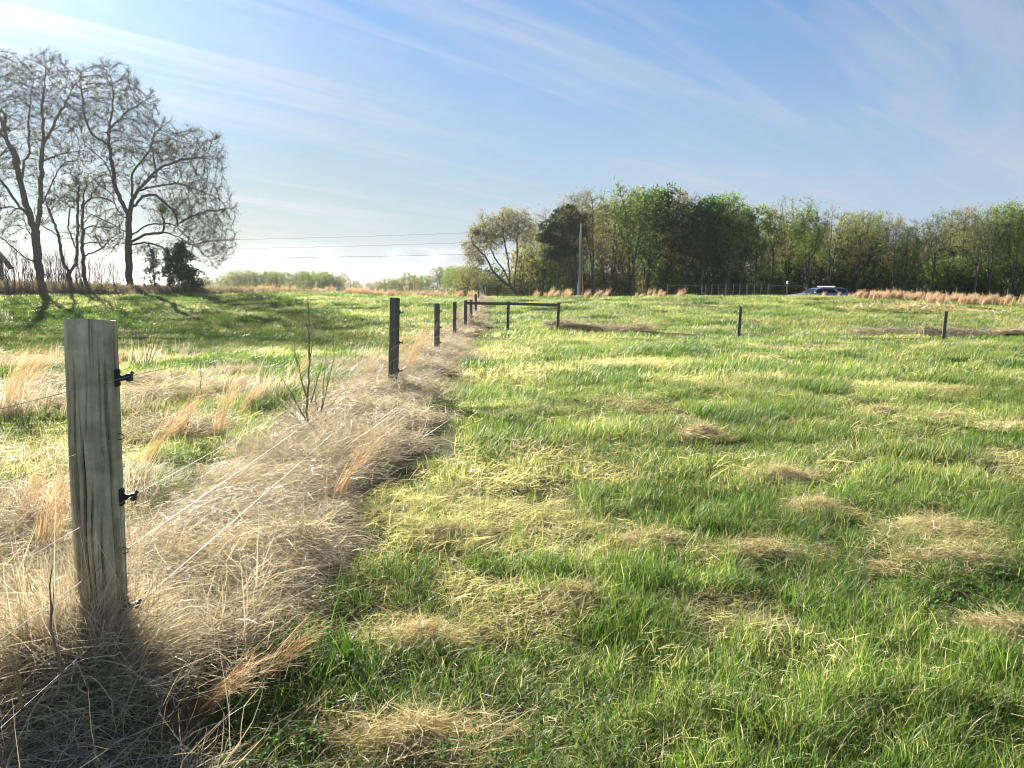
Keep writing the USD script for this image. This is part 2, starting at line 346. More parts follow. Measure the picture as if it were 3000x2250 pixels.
def strip(X, Y):
    """0..1: how much the place belongs to the matted dry strip along the fences."""
    X, Y = np.asarray(X, float), np.asarray(Y, float)
    w = noise2(X, Y, 0.55, 5) - 0.5
    d = X - fence_x(Y)
    right = 0.50 + 0.5 * w
    left = -0.62 + 0.9 * w
    s = smooth01(right + 0.10, right - 0.10, d) * smooth01(left - 0.45, left + 0.3, d) * smooth01(66, 60, Y)
    c = Y - cross_y(X)
    s2 = smooth01(0.36 + 0.3 * w, 0.14 + 0.3 * w, np.abs(c)) * cross_cover(X)
    return np.maximum(s, s2)


def ground_z(X, Y, detail=True):
    X, Y = np.asarray(X, float), np.asarray(Y, float)
    r = _R(Y)
    rise = smooth01(40, 58, Y) * smooth01(110, 70, Y)
    r = r - rise * 0.55 * smooth01(24, 42, X) * np.clip(r + 0.3, 0, 2)
    r = r - 0.24 * smooth01(1, 8, X) * smooth01(22, 30, Y) * smooth01(44, 34, Y)  # a hollow along the cross fence
    k = smooth01(-8, -18, X)
    z = r * (1 - k) + _L(Y) * k
    if detail:
        near = smooth01(90, 60, Y)
        z = z + near * (0.09 * (noise2(X, Y, 0.55, 1) - 0.5) + 0.055 * (noise2(X, Y, 1.7, 2, 2) - 0.5)) + 0.14 * (noise2(X, Y, 0.05, 3, 2) - 0.5) * smooth01(12, 40, Y)
        d = X - fence_x(Y)
        mound = 0.085 * smooth01(0.55, 0.2, d) * smooth01(-1.0, -0.2, d) * smooth01(66, 58, Y) * (0.6 + 0.8 * noise2(X, Y, 0.8, 4, 2))
        c = Y - cross_y(X)
        m2 = 0.20 * smooth01(0.5, 0.05, np.abs(c)) * cross_cover(X)
        z = z + mound + m2
        for hx, hy, hr, hh in MOUNDS:
            q = ((X - hx) ** 2 + (Y - hy) ** 2) / hr ** 2
            z = z + hh * np.exp(-1.6 * q)
    return z


# piles of mown hay on the pasture: photo position, half width and half depth in metres, height, label
HAY = [
    (1885, 1085, 0.63, 0.33, 0.098, 'wide flat mat of dead hay in mid field below the corner brace rails'),
    (2062, 1275, 0.21, 0.24, 0.098, 'small rounded pale hay pile in open grass, right of field centre'),
    (2285, 1410, 0.28, 0.22, 0.090, 'domed tan hay heap just left of a deep green tuft'),
    (2385, 1500, 0.20, 0.15, 0.053, 'low hay wisp touching the near side of the domed tan heap'),
    (2740, 1575, 0.33, 0.20, 0.068, 'dark-hollowed hay ridge at far edge of the largest dead patch'),
    (2780, 1670, 0.41, 0.20, 0.060, 'largest dead patch of flattened hay on the right of the pasture'),
    (1310, 1580, 0.22, 0.13, 0.060, 'hay tuft beside the dry fence strip, nearest pile to the strip edge'),
    (1670, 1755, 0.17, 0.17, 0.053, 'small bare hay scrap in foreground centre with brown middle'),
    (1235, 1865, 0.17, 0.09, 0.045, 'straw-topped hummock above the broad-leaved weed'),
    (1215, 2150, 0.26, 0.11, 0.045, 'pale hay ridge along the bottom edge of the picture'),
    (2985, 1265, 0.26, 0.17, 0.075, 'hay pile cut by the right edge in mid field'),
    (2965, 1880, 0.15, 0.13, 0.053, 'hay pile cut by the right edge in foreground'),
    (2225, 1640, 0.26, 0.15, 0.038, 'thin sunken hay patch with a dark gap, left of the largest patch'),
    (1915, 1590, 0.18, 0.08, 0.038, 'thin strand of hay across the green, centre of the field'),
    (2580, 1215, 0.17, 0.11, 0.038, 'thin hay scrap in the mid pasture, right of the rounded pile'),
    (2770, 1230, 0.26, 0.10, 0.030, 'long pale hay smear in mid pasture near the right edge'),
    (2690, 908, 2.60, 2.20, 0.075, 'wide bleached dead-grass patch on far slope above the right-hand post'),
]
MOUNDS = []
_h = []
for px, py, rx, ry, hh, lab in HAY:
    Y = 8.0
    for _ in range(40):  # where the line of sight meets the ground
        p = ray(px, py, Y)
        Y += float(np.clip((p[2] - ground_z(p[0], Y, False)) / (max(EYE - p[2], 0.05) / Y + 0.02), -3, 3)) * 0.5
        Y = min(max(Y, 1.5), 60)
    _h.append((ray(px, py, Y)[0], Y, rx, ry, hh, lab))
HAY = _h
MOUNDS = [(x, y, 0.8 * max(rx, ry), 0.55 * hh) for x, y, rx, ry, hh, _ in HAY] + [(-1.50, 2.55, 0.22, 0.06)]

rows = np.concatenate([-np.geomspace(0.5, 400, 18)[::-1], np.linspace(0, 1.8, 5), np.geomspace(2.0, 90, 330), np.geomspace(92, 2500, 50)])
cols = np.sinh(np.linspace(-1, 1, 301) * 1.6) / math.sinh(1.6)
wide = np.sqrt(9.0 ** 2 + (1.15 * rows) ** 2)
GX = cols[None, :] * wide[:, None]
GY = np.repeat(rows[:, None], len(cols), 1)
GZ = ground_z(GX, GY)
i, j = np.meshgrid(np.arange(len(rows) - 1), np.arange(len(cols) - 1), indexing='ij')
q = i * len(cols) + j
gf = np.vstack([np.stack([q, q + 1, q + len(cols)], -1).reshape(-1, 3), np.stack([q + 1, q + len(cols) + 1, q + len(cols)], -1).reshape(-1, 3)])
straw_tone = strip(GX, GY)
for x, y, rx, ry, hh, _ in HAY:
    straw_tone = np.maximum(straw_tone, np.exp(-(((GX - x) / rx) ** 2 + ((GY - y) / ry) ** 2)) * 0.9)
g = put('ground', (np.stack([GX, GY, GZ], -1).reshape(-1, 3), gf), 'soil', smooth=True, tone=straw_tone.ravel())
tag(g, 'gently rolling pasture ground under the grass', 'ground', kind='structure')


def seen_ground(px, py, lo=1.2, hi=75.0):
    """The nearest point of the ground seen at (px, py)."""
    Ys = np.linspace(lo, hi, 1500)
    P = np.array([ray(px, py, Y) for Y in Ys])
    below = P[:, 2] < ground_z(P[:, 0], P[:, 1])
    k = int(np.argmax(below)) if below.any() else len(Ys) - 1
    return P[k, 0], P[k, 1], float(ground_z(P[k, 0], P[k, 1]))

# ------------------------------------------------------------------ grass
def spots(rng, n, radius, square):
    if square:  # a square tile of side 2 * radius with a ragged edge
        return rng.uniform(-radius, radius, n) + rng.normal(0, 0.13 * radius, n), rng.uniform(-radius, radius, n) + rng.normal(0, 0.13 * radius, n)
    r = radius * np.sqrt(rng.random(n)); a = rng.random(n) * 2 * np.pi
    return r * np.cos(a), r * np.sin(a)


def blades(rng, n, radius, h, w, lean, segs=3, wind=0.5, droop=1.0, tone=(0.2, 0.6), base_z=0.0, dry=0.0, drytone=(0.85, 1.0), square=False):
    """n curved tapering blades over a patch: (v, f, tone)."""
    bx, by = spots(rng, n, radius, square)
    hh = rng.uniform(h[0], h[1], n) * (0.7 + 0.3 * rng.random(n))
    if square:  # some spots of the sward grow taller
        hh *= 0.6 + 0.8 * smooth01(0.3, 0.7, noise2(bx + 17 * rng.random(), by, 5.0 * 0.3 / radius if radius < 0.4 else 4.0, int(rng.integers(1000)), 2))
    ww = rng.uniform(w[0], w[1], n)
    az = rng.random(n) * 2 * np.pi
    dirx, diry = np.cos(az) * (1 - wind) + wind * 0.95, np.sin(az) * (1 - wind) - wind * 0.15
    ln = rng.uniform(lean[0], lean[1], n)
    t = np.linspace(0, 1, segs + 1)
    ang = ln[:, None] * (0.25 + droop * t[None, :] ** 1.3)  # angle from upright along the blade
    dt = np.diff(t, prepend=0)[None, :] * hh[:, None]
    out, up = np.cumsum(np.sin(ang) * dt, 1), np.cumsum(np.cos(ang) * dt, 1)
    out -= out[:, :1]; up -= up[:, :1]
    nrm = np.hypot(dirx, diry) + 1e-9
    dx, dy = dirx / nrm, diry / nrm
    sp = rng.random(n) * 2 * np.pi  # the flat of the blade turns every way
    sx, sy = -dy * 0.8 + 0.6 * np.cos(sp), dx * 0.8 + 0.6 * np.sin(sp)
    sn = np.hypot(sx, sy) + 1e-9; sx, sy = sx / sn, sy / sn
    cx, cy, cz = bx[:, None] + out * dx[:, None], by[:, None] + out * dy[:, None], base_z + up
    wid = ww[:, None] * 0.5 * np.clip(1.15 - t[None, :-1] ** 1.6, 0.1, 1)
    L = np.stack([cx[:, :-1] - sx[:, None] * wid, cy[:, :-1] - sy[:, None] * wid, cz[:, :-1]], -1)
    R = np.stack([cx[:, :-1] + sx[:, None] * wid, cy[:, :-1] + sy[:, None] * wid, cz[:, :-1]], -1)
    T = np.stack([cx[:, -1], cy[:, -1], cz[:, -1]], -1)
    v = np.concatenate([L, R, T[:, None]], 1)  # segs lefts, segs rights, tip
    f = []
    for k in range(segs - 1):
        f += [[k, segs + k, k + 1], [segs + k, segs + k + 1, k + 1]]
    f.append([segs - 1, 2 * segs - 1, 2 * segs])
    m = 2 * segs + 1
    F = (np.arange(n)[:, None, None] * m + np.array(f)[None]).reshape(-1, 3)
    tn = rng.uniform(tone[0], tone[1], n)
    isdry = rng.random(n) < dry
    tn = np.where(isdry, rng.uniform(drytone[0], drytone[1], n), tn)
    tt = np.repeat(tn[:, None], m, 1)
    tt[:, 0] += 0.12; tt[:, segs] += 0.12  # paler sheath
    return v.reshape(-1, 3), F, np.clip(tt.ravel(), 0, 1)


def strands(rng, n, radius, length, w, elev=(-0.1, 0.5), zspan=0.12, head=(0, 0), spread=1.2, curl=0.6, segs=5, tone=(0.1, 1.0), square=False):
    """Lying, tangled dead stalks: (v, f, tone). head: the direction most of them point."""
    bx, by = spots(rng, n, radius, square)
    p = np.stack([bx, by, rng.random(n) ** 1.5 * zspan], -1)
    if square:
        p[:, 2] *= 0.4 + 1.2 * smooth01(0.3, 0.7, noise2(bx + 17 * rng.random(), by, 4.0, int(rng.integers(1000)), 2))
    az = head[0] + rng.normal(0, spread, n)
    el = rng.uniform(elev[0], elev[1], n)
    ln = rng.uniform(length[0], length[1], n)
    ww = rng.uniform(w[0], w[1], n)
    pts = [p]
    daz, del_ = rng.normal(0, curl, n), -np.abs(rng.normal(0.5, 0.5, n)) * 0.7
    for k in range(segs):
        kink = rng.random(n) < 0.30  # some stalks are snapped
        az = az + daz / segs + rng.normal(0, 0.16, n) + kink * rng.normal(0, 0.9, n); el = el + del_ / segs * 1.4 + kink * rng.normal(0, 0.45, n)
        pts.append(pts[-1] + (ln / segs)[:, None] * np.stack([np.cos(az) * np.cos(el), np.sin(az) * np.cos(el), np.sin(el)], -1))
    P = np.stack(pts, 1)
    P[..., 2] = np.maximum(P[..., 2], 0.006 + 0.01 * rng.random((n, 1)))
    sp = rng.random(n) * np.pi
    side = np.stack([-np.sin(az) * np.cos(sp), np.cos(az) * np.cos(sp), np.sin(sp)], -1)
    t = np.linspace(0, 1, segs + 1)
    wid = ww[:, None, None] * 0.5 * np.clip(1.1 - t ** 2, 0.15, 1)[None, :, None]
    v = np.stack([P - side[:, None] * wid, P + side[:, None] * wid], 2).reshape(n, -1, 3)
    f = []
    for k in range(segs):
        b = 2 * k
        f += [[b, b + 1, b + 2], [b + 1, b + 3, b + 2]]
    m = 2 * (segs + 1)
    F = (np.arange(n)[:, None, None] * m + np.array(f)[None]).reshape(-1, 3)
    return v.reshape(-1, 3), F, np.repeat(rng.uniform(tone[0], tone[1], n), m)


class Scatter:
    """One stuff object: a PointInstancer of a few meshes."""

    def __init__(self, name, label, cat, mat):
        self.path = path_of(name)
        self.pi = UsdGeom.PointInstancer.Define(stage, self.path)
        tag(self.pi.GetPrim(), label, cat, kind='stuff')
        UsdGeom.Scope.Define(stage, self.path + '/kinds')
        self.mat, self.kinds, self.rows = mat, [], []

    def kind(self, mesh, mat=None):
        p = f'{self.path}/kinds/tuft_{len(self.kinds):03d}'
        put(None, (mesh[0], mesh[1]), mat or self.mat, tone=mesh[2], path=p)
        self.kinds.append(p)
        return len(self.kinds) - 1

    def add(self, k, x, y, z, yaw, s, sz=None, lie=False):
        n = len(x)
        q = np.stack([np.zeros(n), np.zeros(n), np.sin(np.broadcast_to(yaw, n) / 2), np.cos(np.broadcast_to(yaw, n) / 2)], -1)
        if lie:  # lean with the slope of the ground
            e = 0.2
            gx = (ground_z(x + e, y) - ground_z(x - e, y)) / (2 * e); gy = (ground_z(x, y + e) - ground_z(x, y - e)) / (2 * e)
            ax, ay = gy, -gx  # small-angle turn about (-gy, gx)... of z towards the normal
            qs = np.stack([ax / 2, ay / 2, np.zeros(n), np.ones(n)], -1); qs /= np.linalg.norm(qs, axis=1, keepdims=True)
            x1, y1, z1, w1 = qs.T; x2, y2, z2, w2 = q.T
            q = np.stack([w1 * x2 + x1 * w2 + y1 * z2 - z1 * y2, w1 * y2 - x1 * z2 + y1 * w2 + z1 * x2, w1 * z2 + x1 * y2 - y1 * x2 + z1 * w2, w1 * w2 - x1 * x2 - y1 * y2 - z1 * z2], -1)
        self.rows.append((np.broadcast_to(k, n), np.stack([x, y, z], -1), q, np.stack([np.broadcast_to(s, n)] * 2 + [np.broadcast_to(s if sz is None else sz, n)], -1)))

    def done(self):
        k = np.concatenate([r[0] for r in self.rows]).astype(np.int32)
        p = np.vstack([r[1] for r in self.rows]); q = np.vstack([r[2] for r in self.rows]); s = np.vstack([r[3] for r in self.rows])
        self.pi.CreatePrototypesRel().SetTargets([Sdf.Path(x) for x in self.kinds])
        self.pi.CreateProtoIndicesAttr(Vt.IntArray.FromNumpy(k))
        self.pi.CreatePositionsAttr(Vt.Vec3fArray.FromNumpy(p.astype(np.float32)))
        self.pi.CreateScalesAttr(Vt.Vec3fArray.FromNumpy(s.astype(np.float32)))
        self.pi.CreateOrientationsAttr(Vt.QuathArray([Gf.Quath(float(a[3]), float(a[0]), float(a[1]), float(a[2])) for a in q]))
        print(self.path, len(k), 'tufts')


def wedge(rng, y0, y1, per_m2, side=0.80, extra=1.0, x0=None, x1=None):
    """Evenly scattered points of the ground between depths y0 and y1 that the picture (and a step aside) sees."""
    ymid = np.linspace(y0, y1, 400)
    wl = side * ymid + extra
    area = 2 * np.trapezoid(wl, ymid)
    n = int(area * per_m2)
    pdf = wl / wl.sum()
    y = np.interp(rng.random(n), np.concatenate([[0], np.cumsum(pdf)]), np.concatenate([[y0], ymid + (ymid[1] - ymid[0]) / 2]))
    x = (rng.random(n) * 2 - 1) * (side * y + extra)
    return x, y


def tiles(rng, y0, y1, side, wide=0.80, extra=1.0):
    """Centres of square tiles that cover the ground in view between two depths."""
    ys = np.arange(y0, y1, side) + side / 2
    x = [np.arange(-(wide * (y + side) + extra), wide * (y + side) + extra + side, side) for y in ys]
    y = np.concatenate([np.full(len(a), b) for a, b in zip(x, ys)]); x = np.concatenate([a + side * rng.uniform(-.3, .3) for a in x])
    return x + rng.uniform(-.12, .12, len(x)) * side, y + rng.uniform(-.12, .12, len(x)) * side


rng = np.random.default_rng(11)
turf = Scatter('grass', 'bright green backlit pasture grass with scattered dry blades', 'grass', 'turf')


def sward(n, r, h, w, segs, tone, dry, straws, sl, sw, low=0.25):
    return turf.kind(join([blades(rng, n, r, h, w, (0.2, 1.4), segs, 0.3 if r < 0.5 else 0.45, 1.2, tone, dry=dry, square=True),
                           blades(rng, int(n * low), r, (h[0] * .4, h[1] * .5), w, (0.5, 1.5), 2, 0.2, 1.0, (0.7, 1.0), square=True),
                           strands(rng, straws, r, sl, sw, (-0.1, 0.6), 0.05, segs=3, tone=(0.84, 1.0), square=True)]))


S1, S2, S3, S4 = 0.5, 0.9, 1.8, 3.6  # tile sides by distance
NEAR = [sward(2300, S1 / 2, (0.05, 0.145), (0.0020, 0.0038), 4, (0.05, 0.58), 0.09, 260, (.05, .15), (.0015, .0028)) for _ in range(6)]
NEAR_DRY = [sward(1500, S1 / 2, (0.04, 0.11), (0.0019, 0.0034), 3, (0.2, 0.62), 0.30, 1300, (.05, .16), (.0015, .0028)) for _ in range(4)]
NEAR_TALL = [turf.kind(blades(rng, 150, 0.15, (0.12, 0.25), (0.0026, 0.0048), (0.2, 1.25), 5, 0.35, 1.3, (0.0, 0.42), dry=0.03)) for _ in range(4)]
MID = [sward(3600, S2 / 2, (0.055, 0.155), (0.0036, 0.006), 3, (0.22, 0.68), 0.12, 260, (.1, .22), (.004, .006)) for _ in range(5)]
MID_DRY = [sward(2600, S2 / 2, (0.05, 0.13), (0.0036, 0.006), 3, (0.3, 0.66), 0.35, 1500, (.1, .22), (.004, .006)) for _ in range(4)]
MID_TALL = [turf.kind(blades(rng, 170, 0.22, (0.14, 0.26), (0.004, 0.0065), (0.3, 1.2), 4, 0.5, 1.2, (0.05, 0.45), dry=0.03)) for _ in range(3)]
MID2 = [sward(4600, S3 / 2, (0.07, 0.18), (0.008, 0.013), 3, (0.28, 0.74), 0.12, 160, (.15, .3), (.008, .012)) for _ in range(5)]
MID2_DRY = [sward(2400, S3 / 2, (0.08, 0.18), (0.009, 0.014), 2, (0.35, 0.70), 0.35, 1300, (.12, .26), (.008, .012)) for _ in range(3)]
MID2_TALL = [turf.kind(blades(rng, 220, 0.45, (0.16, 0.29), (0.010, 0.016), (0.3, 1.1), 3, 0.55, 1.2, (0.05, 0.45))) for _ in range(3)]
FAR = [sward(4200, S4 / 2, (0.12, 0.26), (0.018, 0.028), 2, (0.34, 0.78), 0.14, 60, (.2, .4), (.015, .02)) for _ in range(4)]
FAR_TALL = [turf.kind(blades(rng, 260, 0.9, (0.22, 0.42), (0.02, 0.03), (0.3, 1.1), 2, 0.6, 1.2, (0.05, 0.45))) for _ in range(3)]


def rosette(n, size):
    parts = []
    for k in range(n):
        a = 2 * np.pi * k / n + rng.normal(0, 0.3); L = rng.uniform(0.6, 1.0) * size; up = rng.uniform(0.2, 0.9); w = L * rng.uniform(0.35, 0.5)
        c = np.array([[0, 0, 0.01], [math.cos(a) * L * .5, math.sin(a) * L * .5, 0.02 + L * .4 * up], [math.cos(a) * L, math.sin(a) * L, 0.02 + L * .5 * up]])
        sd = np.array([-math.sin(a), math.cos(a), 0.15]) * w / 2
        parts.append((np.array([c[0], c[1] - sd, c[1] + sd, c[2]]), np.array([[0, 1, 2], [1, 3, 2]]), np.full(4, rng.uniform(0.2, 1))))
    return join(parts)


WEED = [turf.kind(rosette(7, 0.07), 'plant'), turf.kind(rosette(10, 0.05), 'plant'), turf.kind(join([(r_[0] + np.array([*rng.uniform(-.12, .12, 2), 0.06]), r_[1], r_[2]) for r_ in [rosette(3, 0.022) for _ in range(40)]]), 'plant')]


def on_hay(x, y):
    m = np.zeros(len(x))
    for hx, hy, rx, ry, hh, _ in HAY:
        m = np.maximum(m, np.exp(-1.2 * (((x - hx) / rx) ** 2 + ((y - hy) / ry) ** 2)))
    return m


def lay_turf(y0, y1, side, plain, dry, tall, tall_dens):
    x, y = tiles(rng, y0, y1, side)
    s_, hay = strip(x, y), on_hay(x, y)
    left_mess = smooth01(-1.9, -3.2, x) * smooth01(24, 15, y + 3 * noise2(x, y, .3, 31)) * smooth01(0.40, 0.6, noise2(x, y, 0.55, 33, 3))
    keep = (rng.random(len(x)) > np.clip(s_ * 1.4 - .1, 0, 1)) & (rng.random(len(x)) > hay * 0.28 * (side < 1)) & (rng.random(len(x)) > 0.2 * left_mess)
    x, y = x[keep], y[keep]
    n1 = noise2(x, y, 0.9, 21, 3)
    dryness = noise2(x, y, 0.45, 22, 3) + 0.22 * smooth01(1.9, 0.6, x - fence_x(y)) * (x > fence_x(y)) + 0.06 * rng.standard_normal(len(x)) + 0.4 * on_hay(x, y)
    k = np.where(dryness > 0.61, rng.choice(dry, len(x)), rng.choice(plain, len(x)))
    turf.add(k, x, y, ground_z(x, y) - 0.01, rng.normal(0, 0.25, len(x)), rng.uniform(1.0, 1.12, len(x)), 0.7 + 0.5 * smooth01(0.3, 0.7, n1), lie=True)
    x, y = wedge(rng, y0, y1, tall_dens)
    n1 = noise2(x, y, 0.8, 24, 3)
    keep = (n1 > 0.56 - 0.05 * (x < fence_x(y))) & (strip(x, y) < 0.2) & (on_hay(x, y) < 0.15)
    x, y = x[keep], y[keep]
    turf.add(rng.choice(tall, len(x)), x, y, ground_z(x, y) - 0.01, rng.normal(0, 0.6, len(x)), rng.uniform(0.7, 1.15, len(x)))


lay_turf(1.6, 5.6, S1, NEAR, NEAR_DRY, NEAR_TALL, 12)
lay_turf(5.6, 11.9, S2, MID, MID_DRY, MID_TALL, 8)
lay_turf(11.9, 26.3, S3, MID2, MID2_DRY, MID2_TALL, 3)
lay_turf(26.3, 74, S4, FAR, FAR, FAR_TALL, 0.8)
x, y = wedge(rng, 1.8, 10, 3.0)
keep = (strip(x, y) < 0.3) & (noise2(x, y, 0.5, 51, 2) > 0.45)
x, y = x[keep], y[keep]
turf.add(rng.choice(WEED, len(x)), x, y, ground_z(x, y) + 0.01, rng.random(len(x)) * 6.3, rng.uniform(0.7, 1.4, len(x)))
turf.done()

straw = Scatter('dry_grass', 'matted straw-brown dead grass lying along the fence lines', 'dry grass', 'straw')
D_NEAR = [straw.kind(join([strands(rng, 1100, .25, (0.12, 0.34), (0.0016, 0.0032), (-0.3, 0.8), 0.10, (-0.5, 0), 1.9, 1.4, 5, square=True),
                           strands(rng, 1500, .25, (0.04, 0.16), (0.0018, 0.0050), (-0.4, 0.8), 0.10, (-0.6, 0), 3.0, 1.8, 3, (0.0, 1.0), square=True),
                           blades(rng, 40, .25, (0.12, 0.36), (0.002, 0.0035), (0.4, 1.5), 4, 0.5, 1.3, (0.3, 0.9), square=True)])) for _ in range(5)]
D_TUFT = [straw.kind(strands(rng, 150, 0.16, (0.15, 0.45), (0.0018, 0.0042), (0.0, 1.1), 0.10, (-0.5, 0), 1.6, 1.2, 6)) for _ in range(3)]
D_MID = [straw.kind(join([strands(rng, 3000, .45, (0.10, 0.36), (0.0034, 0.0065), (-0.3, 0.8), 0.13, (-0.4, 0), 2.2, 1.5, 4, (0.0, 1.0), square=True),
                          blades(rng, 160, .45, (0.2, 0.42), (0.004, 0.007), (0.4, 1.3), 3, 0.5, 1.3, (0.3, 0.9), square=True)])) for _ in range(4)]
D_FAR = [straw.kind(strands(rng, 1300, 0.6, (0.2, 0.55), (0.012, 0.018), (-0.1, 0.8), 0.16, (-0.3, 0), 2.0, 1.0, 3, (0.0, 0.9), square=True)) for _ in range(3)]
BLOND = [straw.kind(blades(rng, 80, 0.16, (0.22, 0.56), (0.002, 0.0036), (0.35, 1.35), 5, 0.6, 1.4, (0.35, 1.0))) for _ in range(4)]
BLOND_MID = [straw.kind(blades(rng, 160, 0.35, (0.25, 0.6), (0.004, 0.007), (0.3, 1.2), 4, 0.65, 1.3, (0.35, 1.0))) for _ in range(4)]

for y0, y1, side, kinds, tuft in ((1.2, 7.2, 0.5, D_NEAR, 5), (7.2, 26, 0.9, D_MID, 0), (26, 68, 1.2, D_FAR, 0)):
    x, y = tiles(rng, y0, y1, side)
    keep = rng.random(len(x)) < strip(x, y) * 1.4
    x, y = x[keep], y[keep]
    straw.add(rng.choice(kinds, len(x)), x, y, ground_z(x, y) - 0.01, rng.normal(0, 0.5, len(x)), 1.1, 0.40 + 0.75 * noise2(x, y, 1.1, 27, 2), lie=True)
    if tuft:
        x, y = wedge(rng, y0, y1, tuft)
        keep = rng.random(len(x)) < strip(x, y)
        x, y = x[keep], y[keep]
        straw.add(rng.choice(D_TUFT, len(x)), x, y, ground_z(x, y), rng.normal(0, 0.8, len(x)), rng.uniform(.7, 1.2, len(x)))
# the unmown side: blond tussocks and mats between green
for y0, y1, side, kinds, mats, dens in ((2.4, 7.2, 0.5, BLOND, D_NEAR, 14), (7.2, 24, 0.9, BLOND_MID, D_MID, 4)):
    x, y = wedge(rng, y0, y1, dens, 0.80, 1.0)
    mess = smooth01(-0.4, -1.2, x - fence_x(y)) * smooth01(24, 14, y + 3 * noise2(x, y, .3, 31))
    a = (rng.random(len(x)) < mess * smooth01(0.48, 0.66, noise2(x, y, 0.55, 33, 3)) * 0.55)
    straw.add(rng.choice(kinds, a.sum()), x[a], y[a], ground_z(x[a], y[a]) - 0.01, rng.normal(0, 0.45, a.sum()), rng.uniform(0.7, 1.25, a.sum()))
    x, y = tiles(rng, y0, y1, side)
    mess = smooth01(-0.4, -1.2, x - fence_x(y)) * smooth01(24, 14, y + 3 * noise2(x, y, .3, 31))
    b = (rng.random(len(x)) < mess * smooth01(0.50, 0.60, noise2(x, y, 0.75, 35, 3)) * 0.55)
    straw.add(rng.choice(mats, b.sum()), x[b], y[b], ground_z(x[b], y[b]) - 0.01, rng.normal(0, 0.6, b.sum()), rng.uniform(0.8, 1.1, b.sum()), lie=True)
# dead stalks hanging round the nearest post
a = rng.random(16) * 2 * np.pi; r = rng.uniform(0.13, 0.30, 16)
x, y = -1.47 + r * np.cos(a), 2.68 + r * np.sin(a)
straw.add(rng.choice(D_TUFT, 16), x, y, ground_z(x, y) + rng.uniform(-.05, 0.05, 16), rng.random(16) * 6.3, rng.uniform(0.7, 1.0, 16))
a = rng.uniform(-2.9, -0.3, 26); r = rng.uniform(0.11, 0.26, 26)
x, y = -1.50 + r * np.cos(a), 2.66 + r * np.sin(a)
straw.add(rng.choice(D_TUFT, 26), x, y, ground_z(x, y) + rng.uniform(0.0, 0.10, 26), rng.random(26) * 6.3, rng.uniform(0.7, 1.0, 26), rng.uniform(0.9, 1.5, 26))
straw.done()

# each pile of hay is a thing
for hx, hy, rx, ry, hh, lab in HAY:
    big = hy > 20
    n = int(np.clip(1200 + 16000 * rx * ry, 1200, 6500)) if not big else 4200
    w = (0.0016, 0.0032) if hy < 6 else ((0.0034, 0.006) if not big else (0.03, 0.05))
    v, f, t = strands(rng, n, 1.0, (0.05, 0.20) if not big else (0.4, 0.9), w, (-0.3, 0.6), 0.05 if not big else 0.12, (0.3, 0), 2.0, 1.6, 3, (0.1, 1.0))
    m = len(v) // n
    v = v.reshape(n, m, 3); c = v[:, :1, :2]
    ang = np.arctan2(c[..., 1], c[..., 0]); ph = rng.random(3) * 6.3  # ragged outline
    rag = 1.0 + 0.28 * np.sin(2 * ang + ph[0]) + 0.22 * np.sin(3 * ang + ph[1]) + 0.15 * np.sin(5 * ang + ph[2])
    rad = np.linalg.norm(c, axis=-1, keepdims=True)
    v[..., :2] = (v[..., :2] - c) + c * np.array([rx, ry]) * rag[..., None] * (0.35 + 0.95 * rad ** 1.2)  # thinning out towards the edge
    v = v.reshape(-1, 3)
    base = float(ground_z(hx, hy))
    v[:, 2] += ground_z(v[:, 0] + hx, v[:, 1] + hy) - base + 0.008
    p = thing('hay_pile', lab, 'hay pile', (hx, hy, base))
    put('hay', (v, f), 'hay', p, tone=t)

